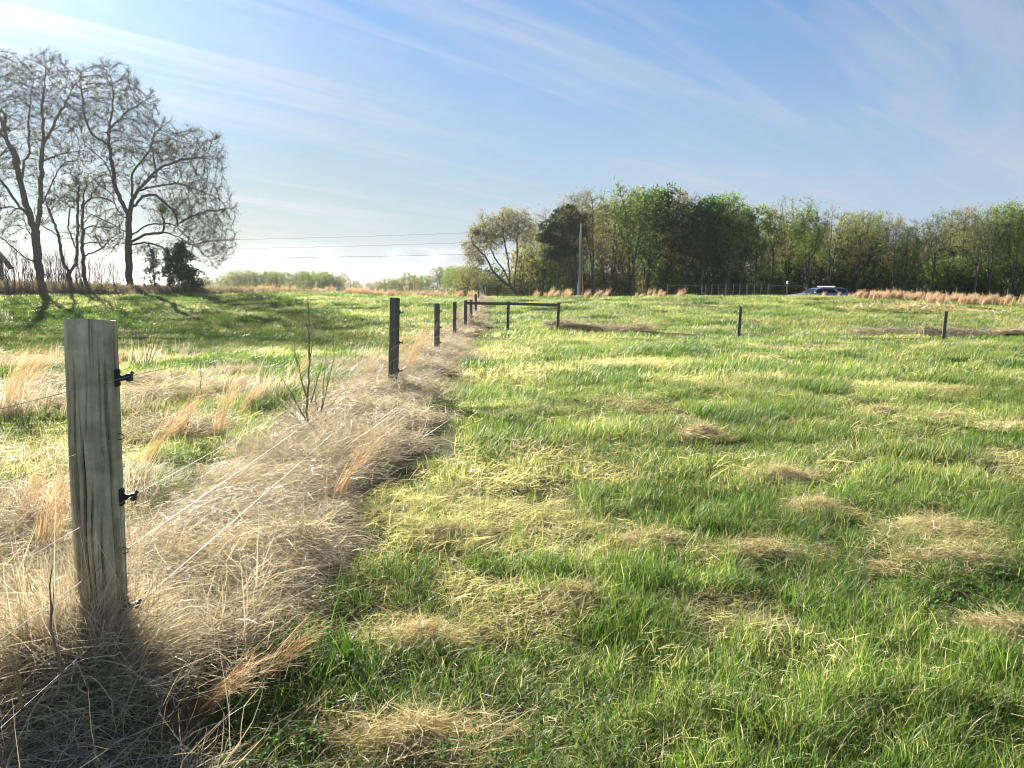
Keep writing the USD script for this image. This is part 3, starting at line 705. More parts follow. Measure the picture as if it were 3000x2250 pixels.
# ------------------------------------------------------------------ wooden posts and wires of the fence
def post_mesh(rng, r, h, sides=40, rows=60, checks=5, bend=0.0, sink=0.3, main=False):
    """A round weathered post, its foot sunk in the ground, split by long narrow checks, sawn top."""
    z = np.concatenate([np.linspace(-sink, h - 0.01, rows), [h - 0.003, h]])
    a = np.linspace(0, 2 * np.pi, sides, endpoint=False)
    A, Z = np.meshgrid(a, z)
    P = np.stack([np.cos(A) * 1.2, np.sin(A) * 1.2, Z * 1.3], -1) + rng.random(3) * 50
    R = r * (1.0 - 0.01 * (Z / h)) * (1 + 0.10 * (meshkit.fbm(P, 3, int(rng.integers(99))) - 0.5))
    G = np.stack([np.cos(A) * 14, np.sin(A) * 14, Z * 1.5], -1) + rng.random(3) * 50
    R += r * 0.035 * (meshkit.fbm(G, 2, 5) - 0.5)
    for _ in range(checks):
        a0, z0, zl = rng.uniform(0, 2 * np.pi), rng.uniform(0.05 * h, 0.8 * h), rng.uniform(0.25, 0.6) * h
        d = np.angle(np.exp(1j * (A - a0 - 0.10 * np.sin(Z * 5 + a0))))
        R -= r * rng.uniform(0.12, 0.30) * np.exp(-(d / rng.uniform(0.03, 0.06)) ** 2) * smooth01(zl, zl * 0.6, np.abs(Z - z0))
    if main:  # the long splits on the side towards the field
        for a0, z0, zl, dp, wd in ((-1.50, 0.62, 0.46, 0.55, 0.030), (-1.78, 0.98, 0.34, 0.25, 0.022), (-1.25, 0.55, 0.32, 0.22, 0.02), (-2.15, 1.1, 0.25, 0.16, 0.02), (-0.95, 0.5, 0.3, 0.16, 0.02), (-1.38, 1.15, 0.2, 0.12, 0.02)):
            d = np.angle(np.exp(1j * (A - a0 - 0.07 * np.sin(Z * 4 + 3 * a0) - 0.03 * np.sin(Z * 17))))
            R -= r * dp * np.exp(-(d / wd) ** 2) * smooth01(zl, zl * 0.5, np.abs(Z - z0))
        for a0, z0 in ((-2.1, 0.98), (-2.25, 0.62), (-0.8, 0.93)):  # knots
            d = np.angle(np.exp(1j * (A - a0)))
            R += r * 0.05 * np.exp(-(d / 0.22) ** 2 - ((Z - z0) / 0.03) ** 2)
    R[-1] *= 0.985
    Z[-2:] += 0.006 * (meshkit.fbm(np.stack([np.cos(A[-1]) * 3, np.sin(A[-1]) * 3, A[-1] * 0], -1), 3, 8) - 0.6)  # chipped rim
    Z[-2:] -= 0.11 * (R * np.sin(A))[-2:]  # sawn at a slant
    Z[-3] = np.minimum(Z[-3], Z[-2] - 0.002)
    v = np.stack([R * np.cos(A) + bend * (Z / h) ** 2, R * np.sin(A), Z], -1).reshape(-1, 3)
    n = len(z)
    i, j = np.meshgrid(np.arange(n - 1), np.arange(sides), indexing='ij')
    p0, p1 = i * sides + j, i * sides + (j + 1) % sides
    f = np.vstack([np.stack([p0, p1, p0 + sides], -1).reshape(-1, 3), np.stack([p1, p1 + sides, p0 + sides], -1).reshape(-1, 3)])
    v = np.vstack([v, [bend, 0, h - 0.002]])
    j = np.arange(sides)
    f = np.vstack([f, np.stack([(n - 1) * sides + j, (n - 1) * sides + (j + 1) % sides, np.full(sides, len(v) - 1)], -1)])
    return v, f


def insulator_mesh():
    """A black stand-off insulator nailed to the side of a post: base plate, stub, hooked jaw; +x points away from the post."""
    b = [box((0.012, 0.032, 0.075), (0.006, 0, 0), bevel=0.003), tube([(0.008, 0, 0), (0.03, 0, 0.0), (0.05, 0, 0.004)], [0.015, 0.011, 0.013], 10),
         box((0.020, 0.030, 0.034), (0.058, 0, 0.004), bevel=0.004), tube([(0.06, 0, 0.018), (0.07, 0, 0.028), (0.078, 0, 0.02)], 0.004, 6),
         tube([(0.012, 0, 0.026), (0.017, 0, 0.026)], 0.007, 8), tube([(0.012, 0, -0.026), (0.017, 0, -0.026)], 0.007, 8)]
    v, f = join(b)[:2]
    return v * 0.82, f


def staple_mesh():
    t = np.linspace(0, np.pi, 9)
    return tube(np.stack([0.022 * np.sin(t), np.zeros(9), 0.011 * np.cos(t)], -1), 0.0018, 6)


WIRE_Z = [1.19, 0.985, 0.77, 0.576, 0.374]
WIRE_X = [0.052, 0.010, 0.050, 0.010, 0.050]  # how far each wire stands off the post's side
prng = np.random.default_rng(4)
#        depth, photo x of the centre, top y, radius, lean of the top to the right (degrees), label
POSTS = [
    (2.66, 264, 937, 0.083, 1.5, 'thick weathered grey wooden post nearest the camera, dead grass piled round its foot'),
    (10.6, 1157, 873, 0.070, 2.4, 'dark wooden post standing second along the fence, orange broomsedge behind it'),
    (19.0, 1280, 890, 0.073, 0.8, 'wooden post third along the fence, in pale matted grass'),
    (27.0, 1332, 885, 0.066, 0.8, 'wooden post fourth along the fence, just before the corner brace'),
    (37.5, 1380, 878, 0.070, 0.4, 'wooden post directly behind the left post of the corner brace'),
    (46.0, 1394, 862, 0.072, 0.3, 'wooden post seen above the left end of the corner brace rail'),
    (57.0, 1402, 841, 0.072, 0.2, 'wooden post on the field crest, next to the gate post'),
    (31.8, 2170, 898, 0.066, 1.6, 'lone wooden post of the cross fence in mid field, dark dead grass at its foot'),
    (30.4, 2772, 912, 0.068, 2.0, 'lone wooden post of the cross fence near the right edge'),
]
posts_at = []
for n, (Y, px, top, r, lean, lab) in enumerate(POSTS):
    Xc = ray(px, top, Y)[0]
    zt = ray(px, top, Y)[2]
    zb = float(ground_z(Xc, Y, False)) - 0.02
    h = zt - zb
    Xb = Xc - math.tan(math.radians(lean)) * h
    t = thing('fence_post', lab, 'fence post', (Xb, Y, zb), (0, lean, 0), group=None)
    near = Y < 12
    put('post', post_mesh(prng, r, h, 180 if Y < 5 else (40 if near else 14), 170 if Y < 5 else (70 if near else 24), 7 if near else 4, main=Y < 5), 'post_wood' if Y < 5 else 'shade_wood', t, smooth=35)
    if n < 7:
        posts_at.append((Xb, Y, zb, r, lean, h))
        for k, z in enumerate(WIRE_Z):
            if Y > 30:
                continue
            loc = np.array([r * 0.98, 0, z * h / 1.386])
            v, f = insulator_mesh() if k % 2 == 0 else staple_mesh()
            put('insulator' if k % 2 == 0 else 'staple', (v + loc, f), 'black_plastic' if k % 2 == 0 else 'cable', t)


def wire_at(p, k):
    Xb, Y, zb, r, lean, h = p
    z = WIRE_Z[k] * h / 1.386
    return np.array([Xb + math.tan(math.radians(lean)) * z + r * 0.98 + WIRE_X[k], Y, zb + z + (0.004 if k % 2 == 0 else 0)])


nth = ['topmost', 'second from top', 'middle', 'fourth from top', 'lowest']
for k in range(5):
    P = [wire_at(p, k) for p in posts_at]
    P = [P[0] + (P[0] - P[1]) * 0.95] + P
    pts = []
    for a, b in zip(P[:-1], P[1:]):
        s = np.linspace(0, 1, 14, endpoint=False)[:, None]
        q = a + (b - a) * s
        q[:, 2] -= 4 * 0.018 * (s * (1 - s))[:, 0]
        pts.append(q)
    pts = np.vstack(pts + [P[-1][None]])
    t = put('fence_wire', tube(pts, 0.00105, 5), 'steel_wire')
    tag(t, f'{nth[k]} steel wire strung along the line of wooden posts', 'fence wire')

# the corner brace: three posts and two rails, with two tension wires
c0, c1, c2 = [ray(px, py, Y) for px, py, Y in ((1364, 880, 33.6), (1490, 884, 33.4), (1637, 887, 33.2))]
zb = [float(ground_z(c[0], c[1], False)) - 0.02 for c in (c0, c1, c2)]
t = thing('fence_brace', 'dark wooden corner brace with three posts under a two-span top rail', 'fence brace', (c0[0], c0[1], zb[0]))
o = np.array([c0[0], c0[1], zb[0]])
for c, z, r, ln in ((c0, zb[0], 0.072, 0.02), (c1, zb[1], 0.066, 0.05), (c2, zb[2], 0.068, 0.045)):
    v, f = post_mesh(prng, r, c[2] - z, 16, 30, 4)
    v[:, 0] += (v[:, 2] / (c[2] - z) - 1) * ln
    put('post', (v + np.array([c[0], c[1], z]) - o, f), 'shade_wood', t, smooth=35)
for a, b, za, zb_ in ((c0, c1, -0.12, -0.085), (c1, c2, -0.085, -0.10)):
    pa, pb = a + np.array([0.06, -0.02, za]) - o, b + np.array([-0.05, -0.02, zb_]) - o
    s = np.linspace(0, 1, 9)[:, None]
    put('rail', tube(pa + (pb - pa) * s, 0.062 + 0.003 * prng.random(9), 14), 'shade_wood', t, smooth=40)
for a, b in ((c1, c0), (c2, c1)):
    za = np.array([0, -0.07, -0.25]); low = np.array([b[0], b[1] - 0.07, 0]); low[2] = ground_z(b[0], b[1]) + 0.12
    put('brace_wire', tube(np.array([a + za - o, low - o]), 0.006, 5), 'cable', t)

# a loose stay of pale wire beside the right-hand post
a, b = ray(2828, 915, 30.2), ray(2790, 1000, 30.2)
b[2] = float(ground_z(b[0], b[1]))
tag(put('stay_wire', tube(np.array([a, (a + b) / 2 + (0.02, 0, -0.02), b]), 0.006, 5), 'hay'), 'pale leaning stay stalk beside the right-hand cross fence post', 'stay wire')

# ------------------------------------------------------------------ gates, panels and rails on the far edge of the field
def bars(t, pts, r, mat, name='bar', k=6):
    put(name, tube(pts, r, k), mat, t)


def tube_gate(p0, p1, h, rails, uprights, lab, cat='gate', name='tube_gate', r=0.028, mat='rust'):
    p0, p1 = np.array(p0), np.array(p1)
    t = thing(name, lab, cat, p0)
    d = p1 - p0
    for k in range(rails):
        z = h * k / (rails - 1)
        bars(t, [(0, 0, z), d + (0, 0, z)], r, mat, 'rail')
    for u in uprights:
        bars(t, [d * u + (0, 0, 0), d * u + (0, 0, h)], r * 1.25, mat, 'upright')
    return t


def far_post(px, top, Y, r, lab, lean=0.0, bottom=None, mat='far_post_wood', name='fence_post', cat='fence post'):
    p = ray(px, top, Y)
    z = float(ground_z(p[0], Y, False)) - 0.05
    v, f = post_mesh(prng, r, p[2] - z, 10, 10, 2)
    v[:, 0] += (v[:, 2] / (p[2] - z) - 1) * lean
    t = thing(name, lab, cat, (p[0], Y, z))
    put('post', (v, f), mat, t, smooth=35)
    return t


far_post(1415.5, 835, 63.5, 0.10, 'thick gate post carrying the left end of the rusty tube gate')
g0, g1 = ray(1430, 872, 64), ray(1521, 872, 66)
tube_gate(g0, g1, 0.98, 6, (0, 0.3, 0.6, 1.0), 'rusty tube gate hung beside the thick gate post at the end of the fence')
g0, g1 = ray(1519, 874, 66.5), ray(1547, 874, 69)
tube_gate(g0, g1, 0.62, 4, (0, 0.5, 1.0), 'low rusty tube gate leading from the arching tree down to the field edge')
# brace rails behind the gates
a, b = ray(1424, 843, 69), ray(1474, 845, 69)
t = thing('rail_fence', 'dark wooden rail on two posts behind the rusty tube gate', 'rail fence', a)
z0 = a[2] - float(ground_z(a[0], 69, False))
for q in (np.zeros(3), b - a):
    put('post', tube([q + (0, 0, -z0), q + (0, 0, 0.1)], 0.08, 8), 'far_post_wood', t)
put('rail', tube([(0.08, 0, 0), b - a - (0.08, 0, 0)], 0.07, 8), 'far_post_wood', t)
a, b = ray(1343, 846, 70), ray(1402, 847, 70)
t = thing('rail_fence', 'thin dark rail on two posts left of the fence end, above rust grass', 'rail fence', a)
z0 = a[2] - float(ground_z(a[0], 70, False))
for q in (np.zeros(3), b - a):
    put('post', tube([q + (0, 0, -z0), q + (0, 0, 0.1)], 0.06, 8), 'far_post_wood', t)
put('rail', tube([(0.06, 0, 0), b - a - (0.06, 0, 0)], 0.04, 8), 'far_post_wood', t)

for xs, lab in (((1957, 2009, 2058), 'three pale wooden posts with a top rail, left of the cattle panels'), ((2252, 2307, 2364), 'three pale wooden posts with a top rail, between the cattle panels and the car')):
    P = [ray(x, 835, 72) for x in xs]
    t = thing('rail_fence', lab, 'rail fence', P[0])
    for p in P:
        z = float(ground_z(p[0], 72, False)) - p[2] - 0.1
        put('post', tube([p - P[0] + (0, 0, z), p - P[0] + (0, 0, 0.06)], 0.062, 8), 'far_post_wood', t)
    for p, q in zip(P[:-1], P[1:]):
        put('rail', tube([p - P[0] + (0.07, 0, -0.06), q - P[0] + (-0.07, 0, -0.06)], 0.05, 8), 'far_post_wood', t)
p = ray(2307, 833, 72)
t = thing('nest_box', 'small white box with a pitched top on the middle post beside the car', 'nest box', p)
put('box', box((0.13, 0.13, 0.2), (0, 0, 0.12), bevel=0.01), 'white_paint', t)
put('roof', trimesh.Trimesh(*[np.array([[-.09, -.09, .222], [.09, -.09, .222], [.09, .09, .222], [-.09, .09, .222], [0, -.09, .30], [0, .09, .30]]), np.array([[0, 1, 4], [2, 3, 5], [1, 2, 5], [1, 5, 4], [3, 0, 4], [3, 4, 5], [0, 2, 1], [0, 3, 2]])], process=False), 'white_paint', t)
for k in range(3):
    xa, xb = 2066 + k * 62, 2066 + k * 62 + 60
    a, b = ray(xa, 868, 73), ray(xb, 868, 73)
    a[2] = b[2] = ray(xa, 868, 73)[2]
    tube_gate(a, b, 1.12, 6, (0, 0.33, 0.66, 1.0), ('first', 'second', 'third')[k] + ' dark tube cattle panel from the left, in front of the wood', 'cattle panel', 'cattle_panel', 0.026, 'far_post_wood')

for px, top, Y, r, lab, ln in ((573, 838, 72, 0.07, 'short dark post below the small tree line, next to the brush', 0.0), (708, 842, 73, 0.07, 'short dark post in rust grass below the distant trees, left of the tall sapling', 0.0),
                               (851, 842, 74, 0.06, 'short dark post in rust grass just left of the tall sapling tip', 0.0), (1009, 843, 69, 0.09, 'thick dark post in the gap of the distant tree line', 0.02),
                               (1166, 846, 72, 0.06, 'short post in rust grass above the second fence post', 0.0),
                               (1552, 838, 66, 0.05, 'thin grey stake at the left end of the tan grass row', 0.0), (1632, 842, 67, 0.04, 'thin grey stake left of the utility pole in tan grass', 0.0),
                               (1790, 838, 67, 0.055, 'thin grey stake leaning in the tan grass right of the utility pole', -0.12), (2804, 845, 64, 0.05, 'thin grey stake above the right tan grass row', 0.0),
                               (2955, 845, 62, 0.05, 'thin grey stake near the right edge above tan grass', 0.0)):
    far_post(px, top, Y, r, lab, ln)

# ------------------------------------------------------------------ utility pole and overhead lines
pb, pt = ray(1695, 868, 105), ray(1703, 655, 105)
pb[2] = float(ground_z(pb[0], 105, False)) - 0.3
t = thing('utility_pole', 'tall pale grey utility pole in front of the wood', 'utility pole', pb)
s = np.linspace(0, 1, 12)[:, None]
put('pole', tube((pt - pb) * s, np.linspace(0.20, 0.135, 12), 14), 'pole_wood', t, smooth=40)
for z in (-0.62, -2.0, -3.75):
    put('insulator', tube([pt - pb + (-0.11, -0.02, z), pt - pb + (-0.30, -0.02, z + 0.05)], [0.03, 0.05], 8), 'cable', t)
put('top_insulator', tube([pt - pb + (0, 0, 0), pt - pb + (0, 0, 0.18)], [0.05, 0.035], 8), 'cable', t)
ga, gb = ray(1702, 700, 105), ray(1709, 868, 103)
gb[2] = float(ground_z(gb[0], 103, False))
t = thing('guy_wire', 'guy wire with a long orange marker tube beside the utility pole', 'guy wire', gb)
put('wire', tube([ga - gb, np.zeros(3)], 0.012, 5), 'cable', t)
put('marker', tube([(ga - gb) * 0.02, (ga - gb) * 0.52], 0.055, 8), 'orange_plastic', t)
q = ray(-700, 868, 118)
q[2] = 0
t = thing('utility_pole', 'grey utility pole beyond the left edge of the field', 'utility pole', q)
put('pole', tube([(0, 0, -4), (0, 0, 9.6)], [0.2, 0.13], 12), 'pole_wood', t)
for k, (ya, yb, lab) in enumerate(((668, 699, 'highest of the three overhead lines crossing the sky to the wood'), (698, 726, 'middle one of the three overhead lines crossing the sky to the wood'), (735, 756, 'lowest and darkest of the three overhead lines crossing to the wood'))):
    A, B = ray(1702, ya, 105), ray(700, yb, 108)
    d = (A - B) / (A[0] - B[0])
    xs = np.linspace(q[0], A[0], 40)
    zs = np.interp(xs, [q[0], B[0], A[0]], [B[2] + 0.35 + 0.2, B[2], A[2]])
    c = np.polyfit([q[0], B[0], A[0]], [B[2] + 0.5, B[2], A[2]], 2)
    pts = np.stack([xs, np.interp(xs, [q[0], A[0]], [q[1], 105]), np.polyval(c, xs)], -1)
    tag(put('overhead_line', tube(pts, 0.013 if k < 2 else 0.019, 5), 'cable'), lab, 'overhead line')
A, B = ray(2560, 648, 150), ray(2760, 652, 150)

# ------------------------------------------------------------------ trees
def resample(p, step, rng, wob=0.0):
    p = np.asarray(p, float)
    s = np.concatenate([[0], np.cumsum(np.linalg.norm(np.diff(p, axis=0), axis=1))])
    n = max(2, int(round(s[-1] / step)) + 1)
    t = np.linspace(0, s[-1], n)
    k = PchipInterpolator(s, p, axis=0)(t)
    if wob:
        w = rng.normal(0, wob, k.shape); w[0] = 0
        k += w
    return k


def grow(rng, limbs, blobs, n_attr, step, infl, kill, iters=90, bias=(0, 0, 0.08), wob=0.04, shell=3.0, ragged=(0.55, 0.30)):
    """Space colonisation: branches grow from the given limbs until they fill the crown's blobs (cx, cy, cz, rx, ry, rz, share). Returns (points, parents)."""
    pos, par = [], []
    for L in limbs:
        k = resample(L, step, rng, wob)
        if pos:
            d = np.linalg.norm(np.array(pos) - k[0], axis=1)
            prev = int(np.argmin(d))
            k = k[1:] if d[prev] < step else k
        else:
            prev = -1
        for q in k:
            pos.append(q); par.append(prev); prev = len(pos) - 1
    pos, par = np.array(pos), np.array(par)
    A = []
    tot = sum(b[6] for b in blobs)
    for b in blobs:
        m = int(n_attr * b[6] / tot)
        u = rng.normal(size=(m, 3)); u /= np.linalg.norm(u, axis=1, keepdims=True)
        A.append(np.array(b[:3]) + u * (rng.random((m, 1)) ** (1 / shell)) * np.array(b[3:6]))
    A = np.vstack(A)
    A = A[meshkit.noise(A * ragged[0] + 7.3, 17) > ragged[1]]  # gaps and an uneven outline
    bias = np.array(bias)
    tree = cKDTree(pos)
    dist, near = tree.query(A)
    for it in range(iters):
        act = dist < infl
        if not act.any():
            act = dist < dist.min() + step
        d = A[act] - pos[near[act]]
        d /= np.linalg.norm(d, axis=1, keepdims=True) + 1e-9
        acc = np.zeros((len(pos), 3)); np.add.at(acc, near[act], d)
        idx = np.unique(near[act])
        v = acc[idx]; v /= np.linalg.norm(v, axis=1, keepdims=True) + 1e-9
        h = pos[idx] - pos[np.maximum(par[idx], 0)]
        v += 0.55 * h / (np.linalg.norm(h, axis=1, keepdims=True) + 1e-9)  # branches keep their heading
        v += bias + rng.normal(0, 0.09, v.shape)
        v /= np.linalg.norm(v, axis=1, keepdims=True) + 1e-9
        new = pos[idx] + v * step
        base = len(pos)
        pos = np.vstack([pos, new]); par = np.concatenate([par, idx])
        nt = cKDTree(new)
        nd, ni = nt.query(A)
        better = nd < dist
        dist = np.where(better, nd, dist); near = np.where(better, ni + base, near)
        keep = dist > kill
        A, dist, near = A[keep], dist[keep], near[keep]
        if not len(A):
            break
    return pos, par


def radii(pos, par, r_tip, r_base, p=2.05):
    n = len(pos)
    acc = np.zeros(n)
    leafy = np.ones(n, bool); leafy[par[par >= 0]] = False
    r = np.zeros(n)
    for i in range(n - 1, -1, -1):
        r[i] = r_tip if leafy[i] else acc[i] ** (1 / p)
        if par[i] >= 0:
            acc[par[i]] += r[i] ** p
    g = math.log(r_base / r_tip) / math.log(max(r[0] / r_tip, 1.01))
    return r_tip * (r / r_tip) ** g, leafy


def skin(pos, par, r, k, flare=1.0, pick=None):
    """Tapered prisms along the branches: (v, f)."""
    n = len(pos)
    heavy = np.full(n, -1)
    best = np.zeros(n)
    for i in range(n):
        if par[i] >= 0 and r[i] > best[par[i]]:
            best[par[i]], heavy[par[i]] = r[i], i
    idx = np.nonzero(par >= 0)[0] if pick is None else np.nonzero((par >= 0) & pick)[0]
    p = par[idx]
    d = pos[idx] - pos[p]
    d /= np.linalg.norm(d, axis=1, keepdims=True) + 1e-9
    gp = par[p]
    main = (heavy[p] == idx) & (gp >= 0)
    d0 = np.where(main[:, None], pos[p] - pos[np.maximum(gp, 0)], pos[idx] - pos[p])
    d0 /= np.linalg.norm(d0, axis=1, keepdims=True) + 1e-9
    r0 = np.where(heavy[p] == idx, r[p], np.minimum(r[p] * 0.9, r[idx] * 1.15))

    def ring(c, dd, rad):
        ref = np.where(np.abs(dd[:, 2:3]) < 0.95, np.array([[0, 0, 1.0]]), np.array([[1.0, 0, 0]]))
        ref = np.where(np.abs(dd[:, 2:3]) < 0.95, ref, np.array([[1.0, 0, 0]]))
        u = np.cross(dd, np.array([[0.31, 0.87, 0.39]])); u /= np.linalg.norm(u, axis=1, keepdims=True) + 1e-9
        w = np.cross(dd, u)
        a = np.linspace(0, 2 * np.pi, k, endpoint=False)
        return c[:, None] + rad[:, None, None] * (np.cos(a)[None, :, None] * u[:, None] + np.sin(a)[None, :, None] * w[:, None])
    lo, hi = ring(pos[p], d0, r0), ring(pos[idx], d, r[idx])
    v = np.concatenate([lo, hi], 1).reshape(-1, 3)
    j = np.arange(k); j1 = (j + 1) % k
    f = np.vstack([np.stack([j, j1, j + k], -1), np.stack([j1, j1 + k, j + k], -1)])
    F = (np.arange(len(idx))[:, None, None] * 2 * k + f[None]).reshape(-1, 3)
    return v, F


def twig_soup(rng, pos, dirs, n, length, w, spread=0.8):
    """Hair-thin twigs as flat slivers starting at random nodes."""
    i = rng.integers(0, len(pos), n)
    d = dirs[i] + rng.normal(0, spread, (n, 3)); d /= np.linalg.norm(d, axis=1, keepdims=True)
    L = rng.uniform(length[0], length[1], n)[:, None]
    a = pos[i]; b = a + d * L * 0.55; c = b + (d + rng.normal(0, 0.35, d.shape)) * L * 0.45
    s = np.cross(d, rng.normal(size=(n, 3))); s /= np.linalg.norm(s, axis=1, keepdims=True) + 1e-9
    s *= w * 0.5
    v = np.stack([a - s, a + s, b - s * 0.7, b + s * 0.7, c], 1)
    f = np.array([[0, 1, 2], [1, 3, 2], [2, 3, 4]])
    return v.reshape(-1, 3), (np.arange(n)[:, None, None] * 5 + f[None]).reshape(-1, 3), c


def leaf_soup(rng, at, size, spread, tone=(0, 1), droop=0.0, lean=(0.15, 0, 0)):
    """Small bent leaf pairs scattered round the points: (v, f, tone)."""
    n = len(at)
    c = at + rng.normal(0, 1, (n, 3)) * spread
    u = rng.normal(size=(n, 3)) + np.array(lean); u[:, 2] -= droop; u /= np.linalg.norm(u, axis=1, keepdims=True)
    w = np.cross(u, rng.normal(size=(n, 3))); w /= np.linalg.norm(w, axis=1, keepdims=True) + 1e-9
    s = rng.uniform(size[0], size[1], n)[:, None]
    h = np.cross(u, w) * s * 0.12
    v = np.stack([c - u * s * 0.5, c - w * s * 0.33 + h, c + u * s * 0.5, c + w * s * 0.33 + h], 1)
    f = np.array([[0, 1, 2], [0, 2, 3]])
    return v.reshape(-1, 3), (np.arange(n)[:, None, None] * 4 + f[None]).reshape(-1, 3), np.repeat(rng.uniform(tone[0], tone[1], n), 4)


def end_dirs(pos, par):
    d = pos - pos[np.maximum(par, 0)]
    return d / (np.linalg.norm(d, axis=1, keepdims=True) + 1e-9)


# --- the big bare trees on the left, traced limb by limb in their own plane and given depth
TS = 67.0 / FPX / 1.8427  # metres to one unit of the tracing, at their distance


def tr(x, z, x0, y=0.0):
    return ((x - x0) * TS, y, (1530 - z) * TS)


def trace(x0, pts, y):
    ys = np.linspace(0, y, len(pts))
    return [tr(a, b, x0, c) for a, b, c in zip([p[0] for p in pts], [p[1] for p in pts], ys)]


def hero(name, lab, px, Y, x0, limbs, blobs, n_attr, r_base, step, infl, kill, leaves, seed, leaf=(0.07, 0.14), twigs=9000, r_tip=0.0145, bias=(0, 0, 0.05), lmat='leaf_bud'):
    rg = np.random.default_rng(seed)
    L = [trace(x0, p, y) for p, y in limbs]
    B = [((cx - x0) * TS, y, (1530 - cz) * TS, rx * TS, ry * TS, rz * TS, w) for cx, cz, rx, rz, ry, y, w in blobs]
    pos, par = grow(rg, L, B, n_attr, step, infl, kill, bias=bias, wob=0.035, shell=2.1)
    r, tips = radii(pos, par, r_tip, r_base)
    p = ray(px, 840, Y)
    z = float(ground_z(p[0], Y, False)) - 0.1
    root = np.arange(len(pos)) < 3
    r = r * (1 + 0.35 * np.exp(-np.maximum(pos[:, 2], 0) / 0.5) * (pos[:, 2] < 2) * (np.hypot(pos[:, 0], pos[:, 1]) < 1))
    t = thing(name, lab, 'tree', (p[0], Y, z))
    thick = r > r_base * 0.22
    put('trunk', skin(pos, par, r, 10, pick=thick), 'bark', t, smooth=True)
    put('branches', skin(pos, par, r, 4, pick=~thick), 'bark', t, smooth=True)
    d = end_dirs(pos, par)
    thin = np.nonzero(r < 2.2 * r_tip)[0]
    tv, tf, ends = twig_soup(rg, pos[thin], d[thin], twigs, (0.25, 0.7), 0.017, 0.5)
    k = rg.integers(0, len(ends), leaves)
    put('twigs', (tv, tf), 'twig', t)
    lv, lf, lt = leaf_soup(rg, ends[k], leaf, 0.07)
    put('leaves', (lv, lf), lmat, t, tone=lt)
    print(name, len(pos), 'nodes')
    return t


hero('oak_tree', 'great bare-branched tree with a wide leaning crown reaching low on its right', 380, 67.0, 700, [
    ([(700, 1535), (702, 1400), (708, 1280), (714, 1200), (716, 1110)], 0.0),
    ([(714, 1110), (690, 1040), (662, 950), (640, 870), (600, 815), (540, 765), (480, 690), (430, 620), (390, 570)], -1.2),
    ([(655, 920), (640, 820), (625, 720), (640, 600), (650, 480), (640, 400)], 1.0),
    ([(628, 740), (570, 700), (550, 620), (560, 520), (570, 420)], -1.8),
    ([(632, 690), (680, 610), (740, 540), (800, 480)], 2.2),
    ([(718, 1105), (735, 1040), (735, 900), (760, 850), (800, 800), (845, 700), (880, 640)], 1.4),
    ([(735, 1050), (790, 985), (850, 940), (900, 900), (1000, 862), (1110, 840), (1200, 845)], -2.4),
    ([(880, 910), (885, 820), (905, 740), (960, 690)], -2.0),
    ([(740, 1030), (770, 980), (830, 955), (930, 935), (1040, 965), (1140, 1010)], 3.0),
    ([(760, 1060), (800, 1020), (860, 1010), (940, 1060), (1000, 1120)], -1.0),
    ([(716, 1215), (770, 1200), (860, 1162), (975, 1162), (1060, 1220), (1150, 1290), (1230, 1320)], -3.0),
    ([(975, 1162), (1080, 1100), (1180, 1080), (1245, 1070)], 1.0),
    ([(720, 1255), (790, 1215), (880, 1200), (950, 1225), (1000, 1260), (1080, 1240), (1180, 1230)], 2.6),
    ([(730, 1265), (800, 1255), (880, 1280), (960, 1310), (1060, 1350), (1140, 1385)], 0.8),
    ([(1010, 1255), (1060, 1280), (1100, 1330), (1130, 1380)], 1.4),
    ([(706, 1205), (640, 1160), (560, 1115), (490, 1085), (440, 1050)], -2.0),
    ([(700, 1130), (640, 1080), (600, 1010), (588, 985)], 2.0),
    ([(690, 1200), (660, 1220), (600, 1265), (540, 1300), (475, 1330)], 2.8),
], [
    (640, 480, 170, 165, 190, 0.2, 1.5), (770, 530, 110, 120, 150, 1.0, 0.7), (580, 660, 110, 190, 150, -0.6, 0.55), (820, 720, 160, 150, 200, 0.5, 1.0), (1050, 820, 195, 165, 220, 0.0, 1.6),
    (1110, 1030, 165, 170, 210, 0.2, 1.5), (1130, 1240, 150, 130, 180, 0.0, 1.3), (930, 1080, 150, 130, 190, 0.5, 0.6), (560, 980, 120, 120, 130, 0, 0.28), (560, 1170, 130, 120, 120, 0.4, 0.25), (850, 1300, 170, 60, 120, 0, 0.2), (690, 900, 110, 150, 150, 0, 0.5), (840, 930, 110, 120, 150, -.4, 0.4), (640, 740, 120, 120, 150, 0.6, 0.5),
], 7600, 0.29, 0.34, 2.2, 0.46, 34000, 5, leaf=(0.06, 0.11), twigs=32000)

